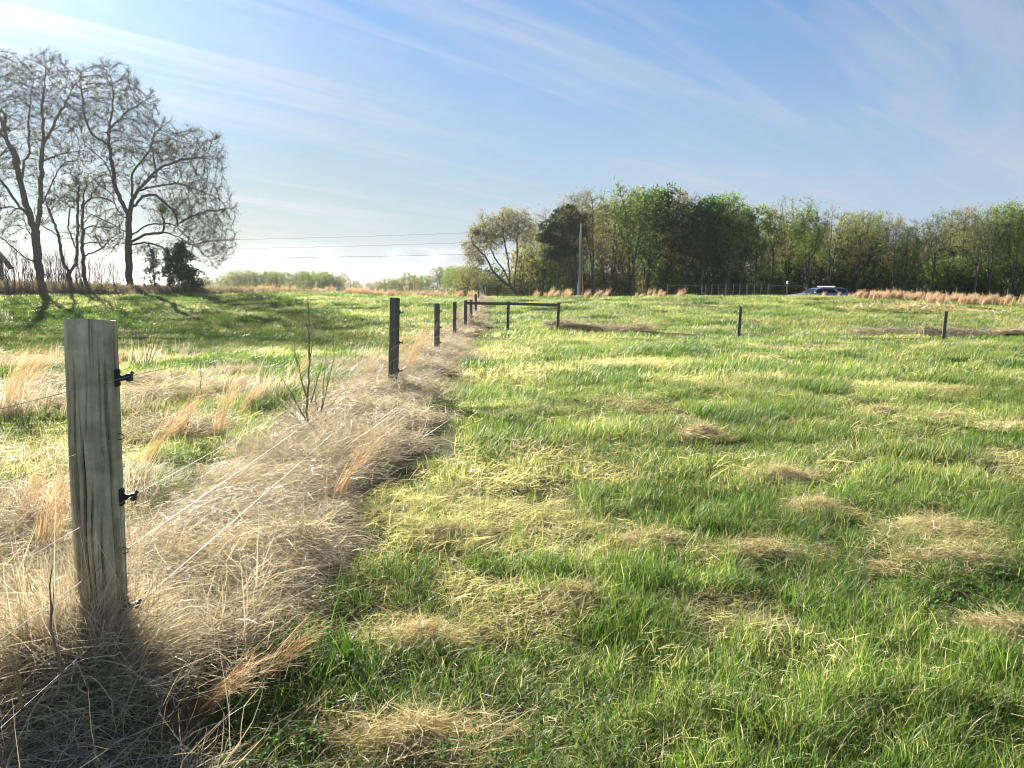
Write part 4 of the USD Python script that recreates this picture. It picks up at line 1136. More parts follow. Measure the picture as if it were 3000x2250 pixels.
hero('ash_tree', 'tall twin-leader tree with a high dense crown at the left edge', 119, 66.0, 220, [
    ([(220, 1535), (220, 1400), (216, 1300), (214, 1200)], 0.0),
    ([(214, 1200), (190, 1080), (172, 950), (155, 820), (125, 700), (100, 560), (80, 430), (70, 340)], -1.4),
    ([(214, 1200), (236, 1120), (250, 980), (265, 820), (275, 720), (275, 600), (290, 480), (300, 390)], 0.8),
    ([(268, 800), (320, 680), (380, 560), (430, 450), (440, 400)], 1.6),
    ([(240, 1080), (300, 1010), (350, 930), (400, 870), (470, 850), (530, 850)], -1.0),
    ([(262, 850), (320, 810), (390, 780), (470, 770)], 2.2),
    ([(180, 1000), (150, 940), (150, 860), (180, 780), (170, 660), (180, 520), (190, 400)], 2.0),
    ([(200, 1130), (150, 1060), (100, 960), (40, 880), (0, 800), (-60, 730)], -2.4),
    ([(158, 850), (100, 775), (20, 700), (-50, 650)], 2.6),
    ([(122, 690), (70, 610), (20, 540), (-30, 450)], -1.4),
    ([(195, 1120), (130, 1085), (60, 1070), (-20, 1080)], 1.2),
    ([(212, 1360), (170, 1340), (110, 1280), (50, 1225), (0, 1205), (-50, 1195)], -1.4),
    ([(205, 1230), (160, 1190), (135, 1150), (115, 1120), (100, 1050)], 1.5),
    ([(228, 1180), (270, 1130), (290, 1050), (285, 980)], 1.3),
], [
    (330, 430, 150, 140, 170, 0.4, 1.4), (120, 440, 150, 150, 180, -0.3, 1.3), (-20, 600, 140, 190, 170, 0, 1.2), (420, 600, 80, 150, 140, 0.5, 0.5), (340, 780, 130, 110, 150, 0.2, 0.5), (60, 850, 120, 120, 150, -0.5, 0.5),
    (-10, 1080, 120, 120, 130, -0.3, 0.45), (210, 640, 120, 150, 160, 0, 0.5), (90, 1180, 90, 90, 110, 0.3, 0.2), (450, 860, 90, 60, 90, -0.6, 0.2), (-120, 800, 120, 250, 160, 0, 0.7), (210, 900, 120, 130, 150, 0, 0.4), (310, 620, 120, 130, 150, 0.3, 0.6),
], 6000, 0.34, 0.36, 2.3, 0.50, 26000, 6, leaf=(0.06, 0.11), twigs=27000)

hero('forked_tree', 'small crooked tree forking low into a V, between the two tall trees', 206, 64.0, 385, [
    ([(385, 1535), (385, 1470), (388, 1410)], 0.0),
    ([(388, 1410), (360, 1350), (355, 1260), (345, 1190), (320, 1110), (308, 1040)], -0.5),
    ([(388, 1410), (420, 1360), (430, 1260), (436, 1130), (440, 1050), (448, 960)], 0.6),
    ([(352, 1240), (320, 1210), (290, 1190), (268, 1170), (262, 1120)], -0.8),
    ([(428, 1290), (400, 1220), (380, 1180), (385, 1110), (400, 1070)], 0.9),
], [(330, 1060, 80, 70, 80, 0, 1), (440, 960, 60, 110, 80, 0, 1), (390, 1060, 70, 60, 80, 0.3, 0.6), (290, 1120, 60, 60, 60, 0, 0.4)], 420, 0.19, 0.28, 2.0, 0.48, 900, 7, twigs=1600, r_tip=0.016)

hero('slender_tree', 'slender single-stem tree beside the forked one, long limb rising to its right', 250, 64.5, 462, [
    ([(462, 1535), (462, 1400), (462, 1300), (468, 1180), (475, 1080), (500, 980)], 0.0),
    ([(464, 1335), (520, 1310), (575, 1285), (610, 1255), (650, 1225), (672, 1210)], -0.6),
    ([(468, 1200), (520, 1180), (570, 1180), (620, 1190)], 0.8),
    ([(466, 1270), (520, 1260), (570, 1265), (610, 1300)], 0.6),
    ([(475, 1090), (520, 1020), (555, 960)], 0.7),
], [(520, 960, 90, 110, 100, 0, 1.2), (590, 1120, 110, 80, 90, 0, 0.9), (600, 1260, 90, 60, 80, 0, 0.6), (430, 1000, 60, 90, 80, 0, 0.6), (400, 1230, 60, 60, 60, 0, .2)], 620, 0.155, 0.28, 2.0, 0.46, 1100, 8, twigs=2200, r_tip=0.016)


# --- conifers
def cedar(name, lab, px, Y, h, spread, dens, seed, open_=0.0):
    rg = np.random.default_rng(seed)
    n = int(46 * h * dens)
    z = h * (0.10 + 0.88 * rg.random(n) ** 0.85)
    a = rg.random(n) * 2 * np.pi + 0.0
    prof = spread * np.clip(np.clip(1.12 * (1 - z / h), 0, 1) ** 0.7 * smooth01(0.02, 0.2, z / h) + 0.05, 0.08, 1) * rg.uniform(0.25, 1.15, n) * (0.65 + 0.7 * meshkit.noise(np.stack([np.cos(a) * 1.5, np.sin(a) * 1.5, z * 1.3], -1), seed))
    P = np.stack([np.cos(a) * prof, np.sin(a) * prof, z + 0.12 * prof], -1)
    t_ = thing(name, lab, 'tree', (ray(px, 840, Y)[0], Y, float(ground_z(ray(px, 840, Y)[0], Y, False)) - 0.1))
    put('trunk', tube([(0, 0, 0), (0.05, 0, h * 0.5), (0, 0, h * 0.97)], [0.12 * h / 5, 0.07 * h / 5, 0.01], 8), 'bark', t_, smooth=True)
    br = []
    for q, zz in zip(P[::3], z[::3]):
        br.append(tube([(0, 0, zz - 0.25 * np.hypot(q[0], q[1])), q * (0.5, 0.5, 1) - (0, 0, 0.06), q], [0.022, 0.015, 0.006], 3, cap=False))
    put('branches', join(br)[:2], 'bark', t_)
    k = np.repeat(np.arange(n), 26)
    lv, lf, lt = leaf_soup(rg, P[k] * np.where(rg.random((len(k), 1)) < 0.75, 1, rg.uniform(0.5, 1, (len(k), 1)) * np.array([1, 1, 1.0]) + np.array([0, 0, 0])), (0.09, 0.20), 0.125, lean=(0, 0, 0.4))
    put('needles', (lv, lf), 'needle', t_, tone=lt)


cedar('cedar_tree', 'dense dark evergreen under the right side of the great bare tree', 533, 64.0, 4.3, 1.75, 1.15, 21)
cedar('cedar_tree', 'sparse evergreen standing furthest left of the three, open branched', 452, 64.5, 3.8, 1.0, 0.30, 22, 1)
cedar('cedar_tree', 'thin evergreen squeezed against the left of the dense one', 497, 64.2, 4.0, 0.6, 0.28, 23, 1)
cedar('cedar_tree', 'low drooping evergreen skirt at the right foot of the dense one', 565, 65.0, 2.3, 1.0, 0.7, 24)


# --- the wood behind the field: a few kinds of tree, each built once and copied
def wood_kind(name, seed, h, kind, leaf, n_leaf, lsize, bark='bark', r_base=0.2, n_attr=420, stems=1, lean=0.0, low=0.25, step=0.55):
    rg = np.random.default_rng(seed)
    limbs, blobs = [], []
    for s in range(stems):
        dx, dy = (rg.normal(0, 0.25, 2) if stems == 1 else rg.normal(0, 0.10 * h, 2))
        dx += lean * h
        top = h * rg.uniform(0.88, 1.0)
        limbs.append([(0, 0, -1.2), (dx * 0.06, dy * .06, h * 0.12), (dx * 0.25, dy * 0.25, h * 0.3), (dx * 0.6, dy * 0.6, h * 0.55), (dx, dy, top * 0.93)])
        for b in range(5 if stems == 1 else 3):
            z0 = h * rg.uniform(0.28, 0.62); a = rg.random() * 2 * np.pi; L = h * rg.uniform(0.13, 0.24)
            f = z0 / (0.93 * h)
            c = np.array([dx * f ** 1.3, dy * f ** 1.3, z0])
            limbs.append([c, c + (math.cos(a) * L * 0.55, math.sin(a) * L * 0.55, L * 0.8), c + (math.cos(a) * L * 0.85, math.sin(a) * L * 0.85, L * 1.7)])
        blobs += [(dx, dy, h * 0.72, h * 0.19, h * 0.19, h * 0.27, 1.0), (dx * .6 + rg.normal(0, .08 * h), dy * .6 + rg.normal(0, .08 * h), h * 0.50, h * 0.17, h * 0.17, h * 0.18, low)]
    pos, par = grow(rg, limbs, blobs, n_attr, step, 3.2, 0.85, iters=60, bias=(0.03, 0, 0.22), wob=0.05, shell=2.4)
    r, tips = radii(pos, par, 0.017, r_base)
    c = klass(name)
    put(None, skin(pos, par, r, 5), bark, smooth=True, path=f'/{name}/trunk')
    d = end_dirs(pos, par)
    thin = np.nonzero(r < 0.045)[0]
    tv, tf, ends = twig_soup(rg, pos[thin], d[thin], 1800, (0.4, 1.1), 0.03, 0.6)
    clump = rg.random(len(ends))
    k = rg.choice(len(ends), n_leaf, p=(clump ** 2 + 0.05) / (clump ** 2 + 0.05).sum())
    put(None, (tv, tf), 'twig', path=f'/{name}/twigs')
    lv, lf, lt = leaf_soup(rg, ends[k], lsize, 0.22)
    put(None, (lv, lf), leaf, tone=lt, path=f'/{name}/crown')
    return '/' + name, float(np.percentile(lv[:, 2], 99.5))


H0 = 16.0
KIND = {
    'spring': [wood_kind('maple_kind', 31, H0, 0, 'leaf_spring', 4200, (0.18, 0.36)), wood_kind('maple_kind_b', 32, H0, 0, 'leaf_spring', 4600, (0.18, 0.36), stems=2)],
    'pale': [wood_kind('poplar_kind', 33, H0, 0, 'leaf_pale', 2600, (0.16, 0.30)), wood_kind('poplar_kind_b', 34, H0, 0, 'leaf_pale', 2300, (0.16, 0.30), stems=2)],
    'olive': [wood_kind('elm_kind', 35, H0, 0, 'leaf_olive', 3000, (0.14, 0.28), n_attr=520), wood_kind('elm_kind_b', 36, H0, 0, 'leaf_olive', 2300, (0.14, 0.28), stems=2, n_attr=520)],
    'dark': [wood_kind('oak_kind', 37, H0, 0, 'leaf_dark', 6500, (0.24, 0.46), r_base=0.30, low=0.6), wood_kind('oak_kind_b', 38, H0, 0, 'leaf_dark', 5600, (0.24, 0.46), r_base=0.26, low=0.4)],
    'white': [wood_kind('sycamore_kind', 39, H0, 0, 'leaf_pale', 1500, (0.14, 0.28), bark='bark_pale', r_base=0.24, stems=2), wood_kind('sycamore_kind_b', 40, H0, 0, 'leaf_olive', 1500, (0.14, 0.28), bark='bark_pale', r_base=0.22)],
    'young': [wood_kind('young_kind', 41, H0, 0, 'leaf_spring', 2600, (0.16, 0.32), r_base=0.13, n_attr=330, low=1.3), wood_kind('young_kind_b', 42, H0, 0, 'leaf_olive', 2300, (0.16, 0.30), r_base=0.12, n_attr=330, stems=3, low=1.3)],
}
NAME = {'spring': 'maple_tree', 'pale': 'poplar_tree', 'olive': 'elm_tree', 'dark': 'oak_tree', 'white': 'sycamore_tree', 'young': 'young_tree'}
WORD = {'spring': 'fresh green', 'pale': 'pale leafing', 'olive': 'olive-brown budding', 'dark': 'dark green full-leaved', 'white': 'white-trunked'}
ORD = 'first second third fourth fifth sixth seventh eighth ninth tenth eleventh twelfth thirteenth fourteenth fifteenth'.split()
FRONT = [  # photo x of the stem, photo y of the top, kind, girth of the crown
    (1590, 612, 'olive', 1.1), (1632, 605, 'pale', 0.9), (1690, 566, 'olive', 0.9), (1742, 553, 'olive', 1.0), (1795, 550, 'pale', 0.9), (1850, 540, 'spring', 1.0), (1905, 553, 'dark', 0.85), (1958, 548, 'dark', 1.0),
    (2014, 562, 'olive', 0.95), (2064, 580, 'dark', 0.9), (2112, 574, 'dark', 0.8), (2140, 566, 'spring', 0.8), (2178, 606, 'spring', 0.8), (2223, 598, 'spring', 0.9), (2268, 618, 'olive', 0.8), (2320, 579, 'pale', 1.05),
    (2377, 611, 'spring', 0.95), (2437, 605, 'olive', 0.95), (2487, 627, 'spring', 0.8), (2524, 618, 'olive', 0.8), (2561, 625, 'spring', 0.75), (2593, 613, 'pale', 0.9), (2628, 638, 'olive', 0.8), (2662, 664, 'spring', 0.8),
    (2700, 640, 'white', 0.95), (2746, 623, 'pale', 0.9), (2788, 612, 'pale', 0.95), (2830, 602, 'olive', 0.9), (2872, 610, 'white', 1.1), (2915, 606, 'pale', 0.9), (2952, 599, 'spring', 0.9), (2990, 588, 'spring', 1.0), (3036, 600, 'olive', 1.0), (3090, 606, 'spring', 1.0),
]
wr = np.random.default_rng(77)
count = {}
for px, top, kind, g in FRONT:
    Y = wr.uniform(116, 124)
    p = ray(px, top, Y)
    z = float(ground_z(p[0], Y, False))
    k = KIND[kind][int(wr.integers(2))]
    n = count[kind] = count.get(kind, 0) + 1
    s = (p[2] - z) / k[1]
    copy_of(k[0], NAME[kind], f'{WORD[kind]} tree at the edge of the wood, {ORD[n - 1]} such from the utility pole' if px > 1700 else f'{WORD[kind]} tree left of the utility pole, {"nearest the arching tree" if n == 1 else "nearer the pole"}',
            'tree', (p[0], Y, z), wr.uniform(0, 360), (s * g, s * g, s))
for px in np.linspace(1545, 3120, 78):
    px = px + wr.normal(0, 9)
    Y = wr.uniform(127, 165)
    top = np.interp(px, [1540, 1600, 1700, 1850, 2100, 2200, 2450, 2650, 2800, 3000, 3200], [665, 625, 585, 565, 590, 620, 640, 672, 635, 612, 620]) + wr.uniform(5, 60)
    p = ray(px, top, Y)
    z = float(ground_z(p[0], Y, False))
    kind = wr.choice(['young', 'young', 'young', 'olive', 'spring', 'pale'])
    k = KIND[kind][int(wr.integers(2))]
    s = (p[2] - z) / k[1]
    copy_of(k[0], 'young_tree', 'thin tree crowded inside the wood behind the front row', 'tree', (p[0], Y, z), wr.uniform(0, 360), (s * .9, s * .9, s), group='thin trees inside the wood')
# shrubs and saplings under the wood
def shrub_kind(name, seed, leaf, n_leaf, h=4.0):
    rg = np.random.default_rng(seed)
    limbs = [[(0, 0, -0.6), (0, 0, 0.3)]] + [[(0, 0, 0.2), (math.cos(a) * 0.5, math.sin(a) * 0.5, h * 0.4), (math.cos(a) * 0.9, math.sin(a) * 0.9, h * 0.8)] for a in rg.random(7) * 6.28]
    pos, par = grow(rg, limbs, [(0, 0, h * 0.55, h * 0.42, h * 0.42, h * 0.48, 1)], 220, 0.35, 2.5, 0.5, iters=40, shell=2.5)
    r, _ = radii(pos, par, 0.010, 0.07)
    klass(name)
    put(None, skin(pos, par, r, 4), 'twig', path=f'/{name}/stems')
    tv, tf, ends = twig_soup(rg, pos, end_dirs(pos, par), 700, (0.3, 0.8), 0.02, 0.7)
    put(None, (tv, tf), 'twig', path=f'/{name}/twigs')
    lv, lf, lt = leaf_soup(rg, ends[rg.integers(0, len(ends), n_leaf)], (0.12, 0.26), 0.15)
    put(None, (lv, lf), leaf, tone=lt, path=f'/{name}/foliage')
    return '/' + name


SHRUB = [shrub_kind('shrub_kind', 51, 'leaf_spring', 1500), shrub_kind('shrub_kind_b', 52, 'leaf_olive', 1100), shrub_kind('shrub_kind_c', 53, 'leaf_dark', 1700)]
for px in np.concatenate([np.linspace(1385, 1540, 12), np.linspace(1540, 3110, 105)]):
    px += wr.normal(0, 8)
    Y = wr.uniform(119, 150)
    x = ray(px, 840, Y)[0]
    s = wr.uniform(0.9, 2.0) * (0.75 if px < 1530 else 1.0)
    copy_of(SHRUB[int(wr.choice([0, 1, 2], p=[.4, .35, .25]))], 'shrub', 'leafy shrub growing under the trees of the wood', 'shrub', (x, Y, float(ground_z(x, Y, False))), wr.uniform(0, 360), (s, s, s * wr.uniform(.9, 1.4)), group='shrubs under the wood')

# the arching tree at the left end of the wood, traced like the big ones
WS = 118.0 / FPX / 3.16


def wtr(pts, y):
    return [((a - 700) * WS, c, (1150 - b) * WS) for (a, b), c in zip(pts, np.linspace(0, y, len(pts)))]


rg = np.random.default_rng(61)
limbs = [wtr([(700, 1180), (640, 1100), (600, 1060)], 0), wtr([(600, 1060), (520, 1000), (450, 920), (400, 820), (330, 740), (270, 680)], -1.5), wtr([(610, 1065), (580, 960), (500, 850), (420, 700), (380, 600)], 1.5),
         wtr([(620, 1080), (610, 940), (590, 800), (560, 650), (540, 520)], -1.5), wtr([(650, 1110), (660, 940), (680, 780), (680, 620), (700, 480)], 1.2), wtr([(560, 1040), (500, 1050), (450, 1040), (420, 1060)], -1.0), wtr([(480, 960), (400, 930), (330, 920), (260, 900)], 1.0)]
blobs = [((300 - 700) * WS, 0, (1150 - 720) * WS, 110 * WS, 140 * WS, 200 * WS, 1), ((440 - 700) * WS, 0, (1150 - 600) * WS, 150 * WS, 170 * WS, 170 * WS, 1.4), ((600 - 700) * WS, 0, (1150 - 530) * WS, 150 * WS, 170 * WS, 160 * WS, 1.5),
         ((300 - 700) * WS, 0, (1150 - 900) * WS, 90 * WS, 110 * WS, 110 * WS, .5), ((740 - 700) * WS, 0, (1150 - 560) * WS, 110 * WS, 150 * WS, 180 * WS, .8), ((400 - 700) * WS, 0, (1150 - 980) * WS, 100 * WS, 90 * WS, 60 * WS, .3)]
pos, par = grow(rg, limbs, blobs, 2300, 0.42, 3, 0.62, bias=(0, 0, 0.1), shell=2.0, ragged=(0.5, 0.0))
r, tips = radii(pos, par, 0.016, 0.30)
p = ray(1300 + 700 / 3.16, 862, 118)
t = thing('arching_tree', 'round-crowned olive tree arching left over the rusty gates', 'tree', (p[0], 118, p[2] - 0.1))
put('trunk', skin(pos, par, r, 6), 'bark', t, smooth=True)
tv, tf, ends = twig_soup(rg, pos[r < 0.05], end_dirs(pos, par)[r < 0.05], 5000, (0.4, 1.0), 0.028, 0.6)
put('twigs', (tv, tf), 'twig', t)
lv, lf, lt = leaf_soup(rg, ends[rg.integers(0, len(ends), 15000)], (0.12, 0.25), 0.2, (0, 0.55))
put('leaves', (lv, lf), 'leaf_olive', t, tone=lt)

# the dark pine behind it
rg = np.random.default_rng(62)
p = ray(1668, 868, 119)
t = thing('pine_tree', 'dark blue-green pine with layered boughs left of the utility pole', 'tree', (p[0], 119, float(ground_z(p[0], 119, False))))
S = 119.0 / FPX
Ht = (868 - 598) * S
pads = []
for (ax, ay, rx, rz) in ((1668, 612, 24, 16), (1640, 632, 30, 14), (1690, 636, 30, 15), (1612, 660, 36, 18), (1660, 662, 44, 20), (1700, 672, 26, 16), (1600, 690, 30, 16), (1640, 700, 42, 20), (1622, 735, 40, 20), (1660, 728, 30, 16), (1640, 620, 20, 14)):
    pads.append(((ax - 1668) * S, rg.uniform(-1.5, 1.5), (880 - ay) * S, rx * S, rx * S * 0.9, rz * S))
put('trunk', tube([(0, 0, -1), (0.1, 0, Ht * 0.5), (-0.2, 0, Ht)], [0.26, 0.18, 0.04], 8), 'bark', t, smooth=True)
pts = []
for b in pads:
    put('bough', tube([(0, 0, b[2] - 0.5), (b[0] * 0.5, b[1] * 0.5, b[2] - 0.25), (b[0], b[1], b[2])], [0.09, 0.06, 0.03], 5), 'bark', t)
    u = rg.normal(size=(1100, 3)); u /= np.linalg.norm(u, axis=1, keepdims=True)
    pts.append(np.array(b[:3]) + u * rg.random((1100, 1)) ** (1 / 2.5) * np.array(b[3:]))
pts = np.vstack(pts)
pts = pts[meshkit.noise(pts * 1.1, 3) > 0.36]
lv, lf, lt = leaf_soup(rg, pts, (0.22, 0.5), 0.12, lean=(0, 0, 0.3))
put('needles', (lv, lf), 'needle', t, tone=lt)

# --- the distant line of trees in the middle: each one a copy
fr = np.random.default_rng(90)
far_x = np.concatenate([np.linspace(585, 1045, 34), np.linspace(1065, 1265, 15), np.linspace(1285, 1395, 8)])
for i, px in enumerate(far_x):
    px = px + fr.normal(0, 5)
    Y = fr.uniform(185, 215)
    top = np.interp(px, [580, 640, 700, 840, 960, 1035, 1060, 1080, 1200, 1260, 1320, 1400], [815, 803, 793, 793, 798, 815, 828, 822, 802, 806, 776, 790]) + fr.normal(0, 5)
    p = ray(px, top, Y)
    z = float(ground_z(p[0], Y, False))
    kind = fr.choice(['spring', 'spring', 'pale', 'olive'])
    k = KIND[kind][int(fr.integers(2))]
    s = (p[2] - z) / k[1]
    copy_of(k[0], 'distant_tree', 'pale green tree in the far tree line beyond the field', 'tree', (p[0], Y, z), fr.uniform(0, 360), (s * 1.25, s * 1.25, s), group='distant tree line')
for i, px in enumerate(np.concatenate([np.linspace(570, 1030, 22), np.linspace(1080, 1400, 15)])):
    Y = fr.uniform(170, 184)
    x = ray(px, 840, Y)[0]
    s = fr.uniform(0.9, 1.4)
    copy_of(SHRUB[int(fr.integers(2))], 'distant_shrub', 'leafy shrub at the foot of the far tree line', 'shrub', (x, Y, float(ground_z(x, Y, False)) - 0.2), fr.uniform(0, 360), (s * 1.3, s * 1.3, s * 1.2), group='distant shrubs')

# ------------------------------------------------------------------ brush, tall dead grass and saplings
br = np.random.default_rng(123)
brush = Scatter('undergrowth', 'grey-brown brush and brambles massed under the big bare trees', 'undergrowth', 'straw')


def brush_tuft(n, h, w):
    v1, f1, t1 = strands(br, n, 0.9, (0.4, 1.1), w, (0.2, 1.4), 0.3, (0, 0), 2.0, 1.2, 4, (0.0, 0.45))
    v1[:, 2] *= h
    return v1, f1, t1


BT = [brush.kind(brush_tuft(420, 1.0, (0.018, 0.03))) for _ in range(3)]
BL = [brush.kind(leaf_soup(br, np.stack([br.normal(0, .5, 260), br.normal(0, .4, 260), br.random(260) * 0.7], -1), (0.08, 0.16), 0.08), 'leaf_olive') for _ in range(2)]
x = br.uniform(-58, -15, 520); y = br.uniform(62, 70, 520)
h = np.interp(x, [-58, -40, -30, -24, -15], [1.6, 1.35, 0.9, 0.7, 0.35])
brush.add(br.choice(BT, 520), x, y, ground_z(x, y, False) - 0.05, br.random(520) * 6.3, br.uniform(0.7, 1.1, 520), h * br.uniform(0.6, 1.2, 520))
x = br.uniform(-58, -17, 130); y = br.uniform(62, 70, 130)
brush.add(br.choice(BL, 130), x, y, ground_z(x, y, False), br.random(130) * 6.3, 1.0, np.interp(x, [-58, -40, -24, -15], [1.5, 1.2, 0.7, 0.5]))
brush.done()


def whip_kind(name, seed, h, n=3):
    rg = np.random.default_rng(seed)
    klass(name)
    b = []
    for s in range(n):
        dx, dy = rg.normal(0, 0.10 * h, 2)
        hh = h * rg.uniform(0.6, 1.0)
        main = np.array([(0, 0, -0.2), (dx * .2, dy * .2, hh * .3), (dx * .55, dy * .55, hh * .65), (dx, dy, hh)]) + rg.normal(0, 0.02, (4, 3)) * (1, 1, 0)
        b.append(tube(resample(main, h / 9, rg, 0.015), np.linspace(0.024, 0.006, len(resample(main, h / 9, np.random.default_rng(1)))), 4, cap=False))
        for k in range(7):
            f = rg.uniform(0.25, 0.9); q = np.array([dx * f, dy * f, hh * f]); a = rg.random() * 6.28; L = rg.uniform(0.12, 0.26) * h
            b.append(tube([q, q + (math.cos(a) * L * .35, math.sin(a) * L * .35, L * .55), q + (math.cos(a) * L * .5, math.sin(a) * L * .5, L)], [0.011, 0.008, 0.004], 3, cap=False))
    put(None, join(b)[:2], 'twig', path=f'/{name}/stems')
    return '/' + name


WHIP = [whip_kind('whip_kind', 71, 3.6, 3), whip_kind('whip_kind_b', 72, 4.0, 4), whip_kind('whip_kind_c', 73, 3.0, 5)]
for i, px in enumerate(np.concatenate([np.linspace(8, 108, 15), np.linspace(132, 360, 30), np.linspace(395, 470, 6)])):
    px += br.normal(0, 3)
    Y = br.uniform(61.5, 69)
    x = ray(px, 840, Y)[0]
    s = br.uniform(0.75, 1.25) * np.interp(px, [0, 200, 330, 480], [1.1, 1.0, 0.8, 0.55])
    copy_of(WHIP[int(br.integers(3))], 'brush_sapling', 'thin leafless sapling in the brush under the big bare trees', 'sapling', (x, Y, float(ground_z(x, Y, False))), br.uniform(0, 360), s, group='brush saplings')

# tall orange broomsedge: rows on the crest as one cover, the near clumps one by one
def broom(rg, n, h, w, r=0.12, lean=(0.15, 0.55), feather=3, segs=5):
    v, f, t = blades(rg, n, r, (h * 0.65, h), w, lean, segs, 0.72, 1.5, (0.15, 0.75))
    m = 2 * segs + 1
    V = v.reshape(n, m, 3)
    parts = [(v, f, t)]
    if feather:
        tip, mid = V[:, -1], (V[:, segs - 2] + V[:, 2 * segs - 2]) / 2
        k = rg.integers(0, n, n * feather); u = rg.random((n * feather, 1))
        a = mid[k] * (1 - u) + tip[k] * u
        d = (tip - mid)[k]; d /= np.linalg.norm(d, axis=1, keepdims=True) + 1e-9
        d = d + rg.normal(0, 0.35, d.shape); L = rg.uniform(0.05, 0.12, (len(k), 1))
        s = np.cross(d, rg.normal(size=d.shape)); s = s / (np.linalg.norm(s, axis=1, keepdims=True) + 1e-9) * np.mean(w) * 0.5
        vv = np.stack([a - s, a + s, a + d * L], 1).reshape(-1, 3)
        parts.append((vv, np.arange(len(vv)).reshape(-1, 3), np.repeat(rg.uniform(0.5, 1, len(k)), 3)))
    return join(parts)


sedge = Scatter('broomsedge', 'tan and rust broomsedge standing in rows along the field crest', 'tall dry grass', 'broom')
SF = [sedge.kind(broom(br, 60, 1.0, (0.012, 0.020), 0.13, (0.15, 0.5), 2, 5)) for _ in range(4)]


def row(px0, px1, Y0, Y1, n, s0, s1, gaps=0.0):
    px = br.uniform(px0, px1, n); Y = br.uniform(Y0, Y1, n)
    x = (px - 1500) / FPX * Y
    keep = noise2(x, 0 * x, 0.9, 44, 2) > gaps
    x, Y = x[keep], Y[keep]
    sedge.add(br.choice(SF, len(x)), x, Y, ground_z(x, Y, False) - 0.05, br.normal(0, 0.3, len(x)), br.uniform(s0, s1, len(x)) * 1.05, br.uniform(s0, s1, len(x)))


row(1560, 1995, 62.5, 66.5, 95, 0.6, 1.15, 0.46)
row(2495, 2760, 58, 63, 75, 0.7, 1.15, 0.35)
row(2700, 3150, 53.5, 60, 140, 0.7, 1.2, 0.30)
row(2395, 2490, 69, 72, 8, 0.7, 1.0)
row(640, 1410, 66, 72, 260, 0.6, 1.05, 0.36)
row(480, 700, 65, 70, 40, 0.4, 0.8, 0.4)
row(1900, 2330, 63, 66, 25, 0.25, 0.5, 0.4)
sedge.done()

for i, (n, h) in enumerate(((60, 1.1), (38, 1.0), (80, 1.15))):
    klass(f'broom_kind_{"abc"[i]}')
    v, f, t = broom(br, n, h, (0.0026, 0.0046), (0.07, 0.05, 0.12)[i], (0.12, 0.42), 5, 6)
    put(None, (v, f), 'broom', tone=t, path=f'/broom_kind_{"abc"[i]}/stalks')
for px, py, k, s, yaw, tilt, lab in (
        (18, 1215, 2, 0.95, 0, 12, 'orange broomsedge clump cut by the left edge, left of the nearest post'), (92, 1130, 2, 0.75, 10, 14, 'tan broomsedge clump left of the nearest post, its top bent right'),
        (132, 1640, 2, 0.62, 0, 4, 'upright straw-orange clump close behind the nearest post, on its left'), (60, 1560, 0, 0.55, 30, 4, 'thin blond clump low at the left edge beside the lower wires'),
        (632, 1285, 1, 0.95, 0, 8, 'narrow orange broomsedge spike alone in the grass left of the sapling'), (505, 1300, 1, 0.85, -10, 20, 'slanting pair of orange stalks midway between nearest post and sapling'),
        (420, 1370, 1, 0.9, 0, 22, 'slanting straw clump just right of the nearest post'), (700, 1215, 1, 0.7, 0, 24, 'leaning orange stalks behind the broomsedge spike'),
        (1195, 1085, 2, 0.95, 0, 10, 'big orange broomsedge clump right behind the second post'), (1140, 1090, 2, 0.85, 0, 12, 'orange broomsedge clump on the left of the second post'),
        (1060, 1120, 0, 0.8, 0, 16, 'tan clump bent right, left of the second post'), (850, 1130, 0, 0.75, 10, 18, 'blond clump bent right behind the sapling'),
        (320, 1120, 0, 0.8, 0, 12, 'tan clump behind the top of the nearest post'), (980, 1460, 1, 0.7, 0, 20, 'thin orange stalks rising from the dry strip past the sapling'),
        (760, 2010, 1, 0.52, -20, 30, 'orange stalk bunch arching right over the edge of the dry strip'), (585, 2090, 0, 0.5, -25, 36, 'straw stalk bunch fallen right in the foreground of the dry strip')):
    x, y, z = seen_ground(px, py)
    copy_of(f'/broom_kind_{"abc"[k]}', 'broomsedge_clump', lab, 'tall dry grass', (x, y, z - 0.03), yaw, s, tilt=(0, tilt))


# --- bare saplings and dead stalks along the fence
def sapling(name, lab, cat, stems, base_px, depth=None, mat='stalk', r=0.012):
    """stems: photo polylines, each (points, radius at its foot); drawn in the depth of the foot."""
    x, y, z = seen_ground(*base_px) if depth is None else (*ray(base_px[0], base_px[1], depth)[:2], 0)
    if depth is not None:
        z = float(ground_z(x, depth))
    rg = np.random.default_rng(int(base_px[0]))
    t = thing(name, lab, cat, (x, y, z))
    o = np.array([x, y, z])
    for i, (pts, r0, dy) in enumerate(stems):
        P = np.array([ray(a, b, y + dy * k / max(len(pts) - 1, 1)) for k, (a, b) in enumerate(pts)]) - o
        P = resample(P, 0.07, rg, 0.004)
        put('trunk' if i == 0 else 'branch', tube(P, np.linspace(r0, r0 * 0.3, len(P)) * 0.9, 6), mat, t, smooth=True)


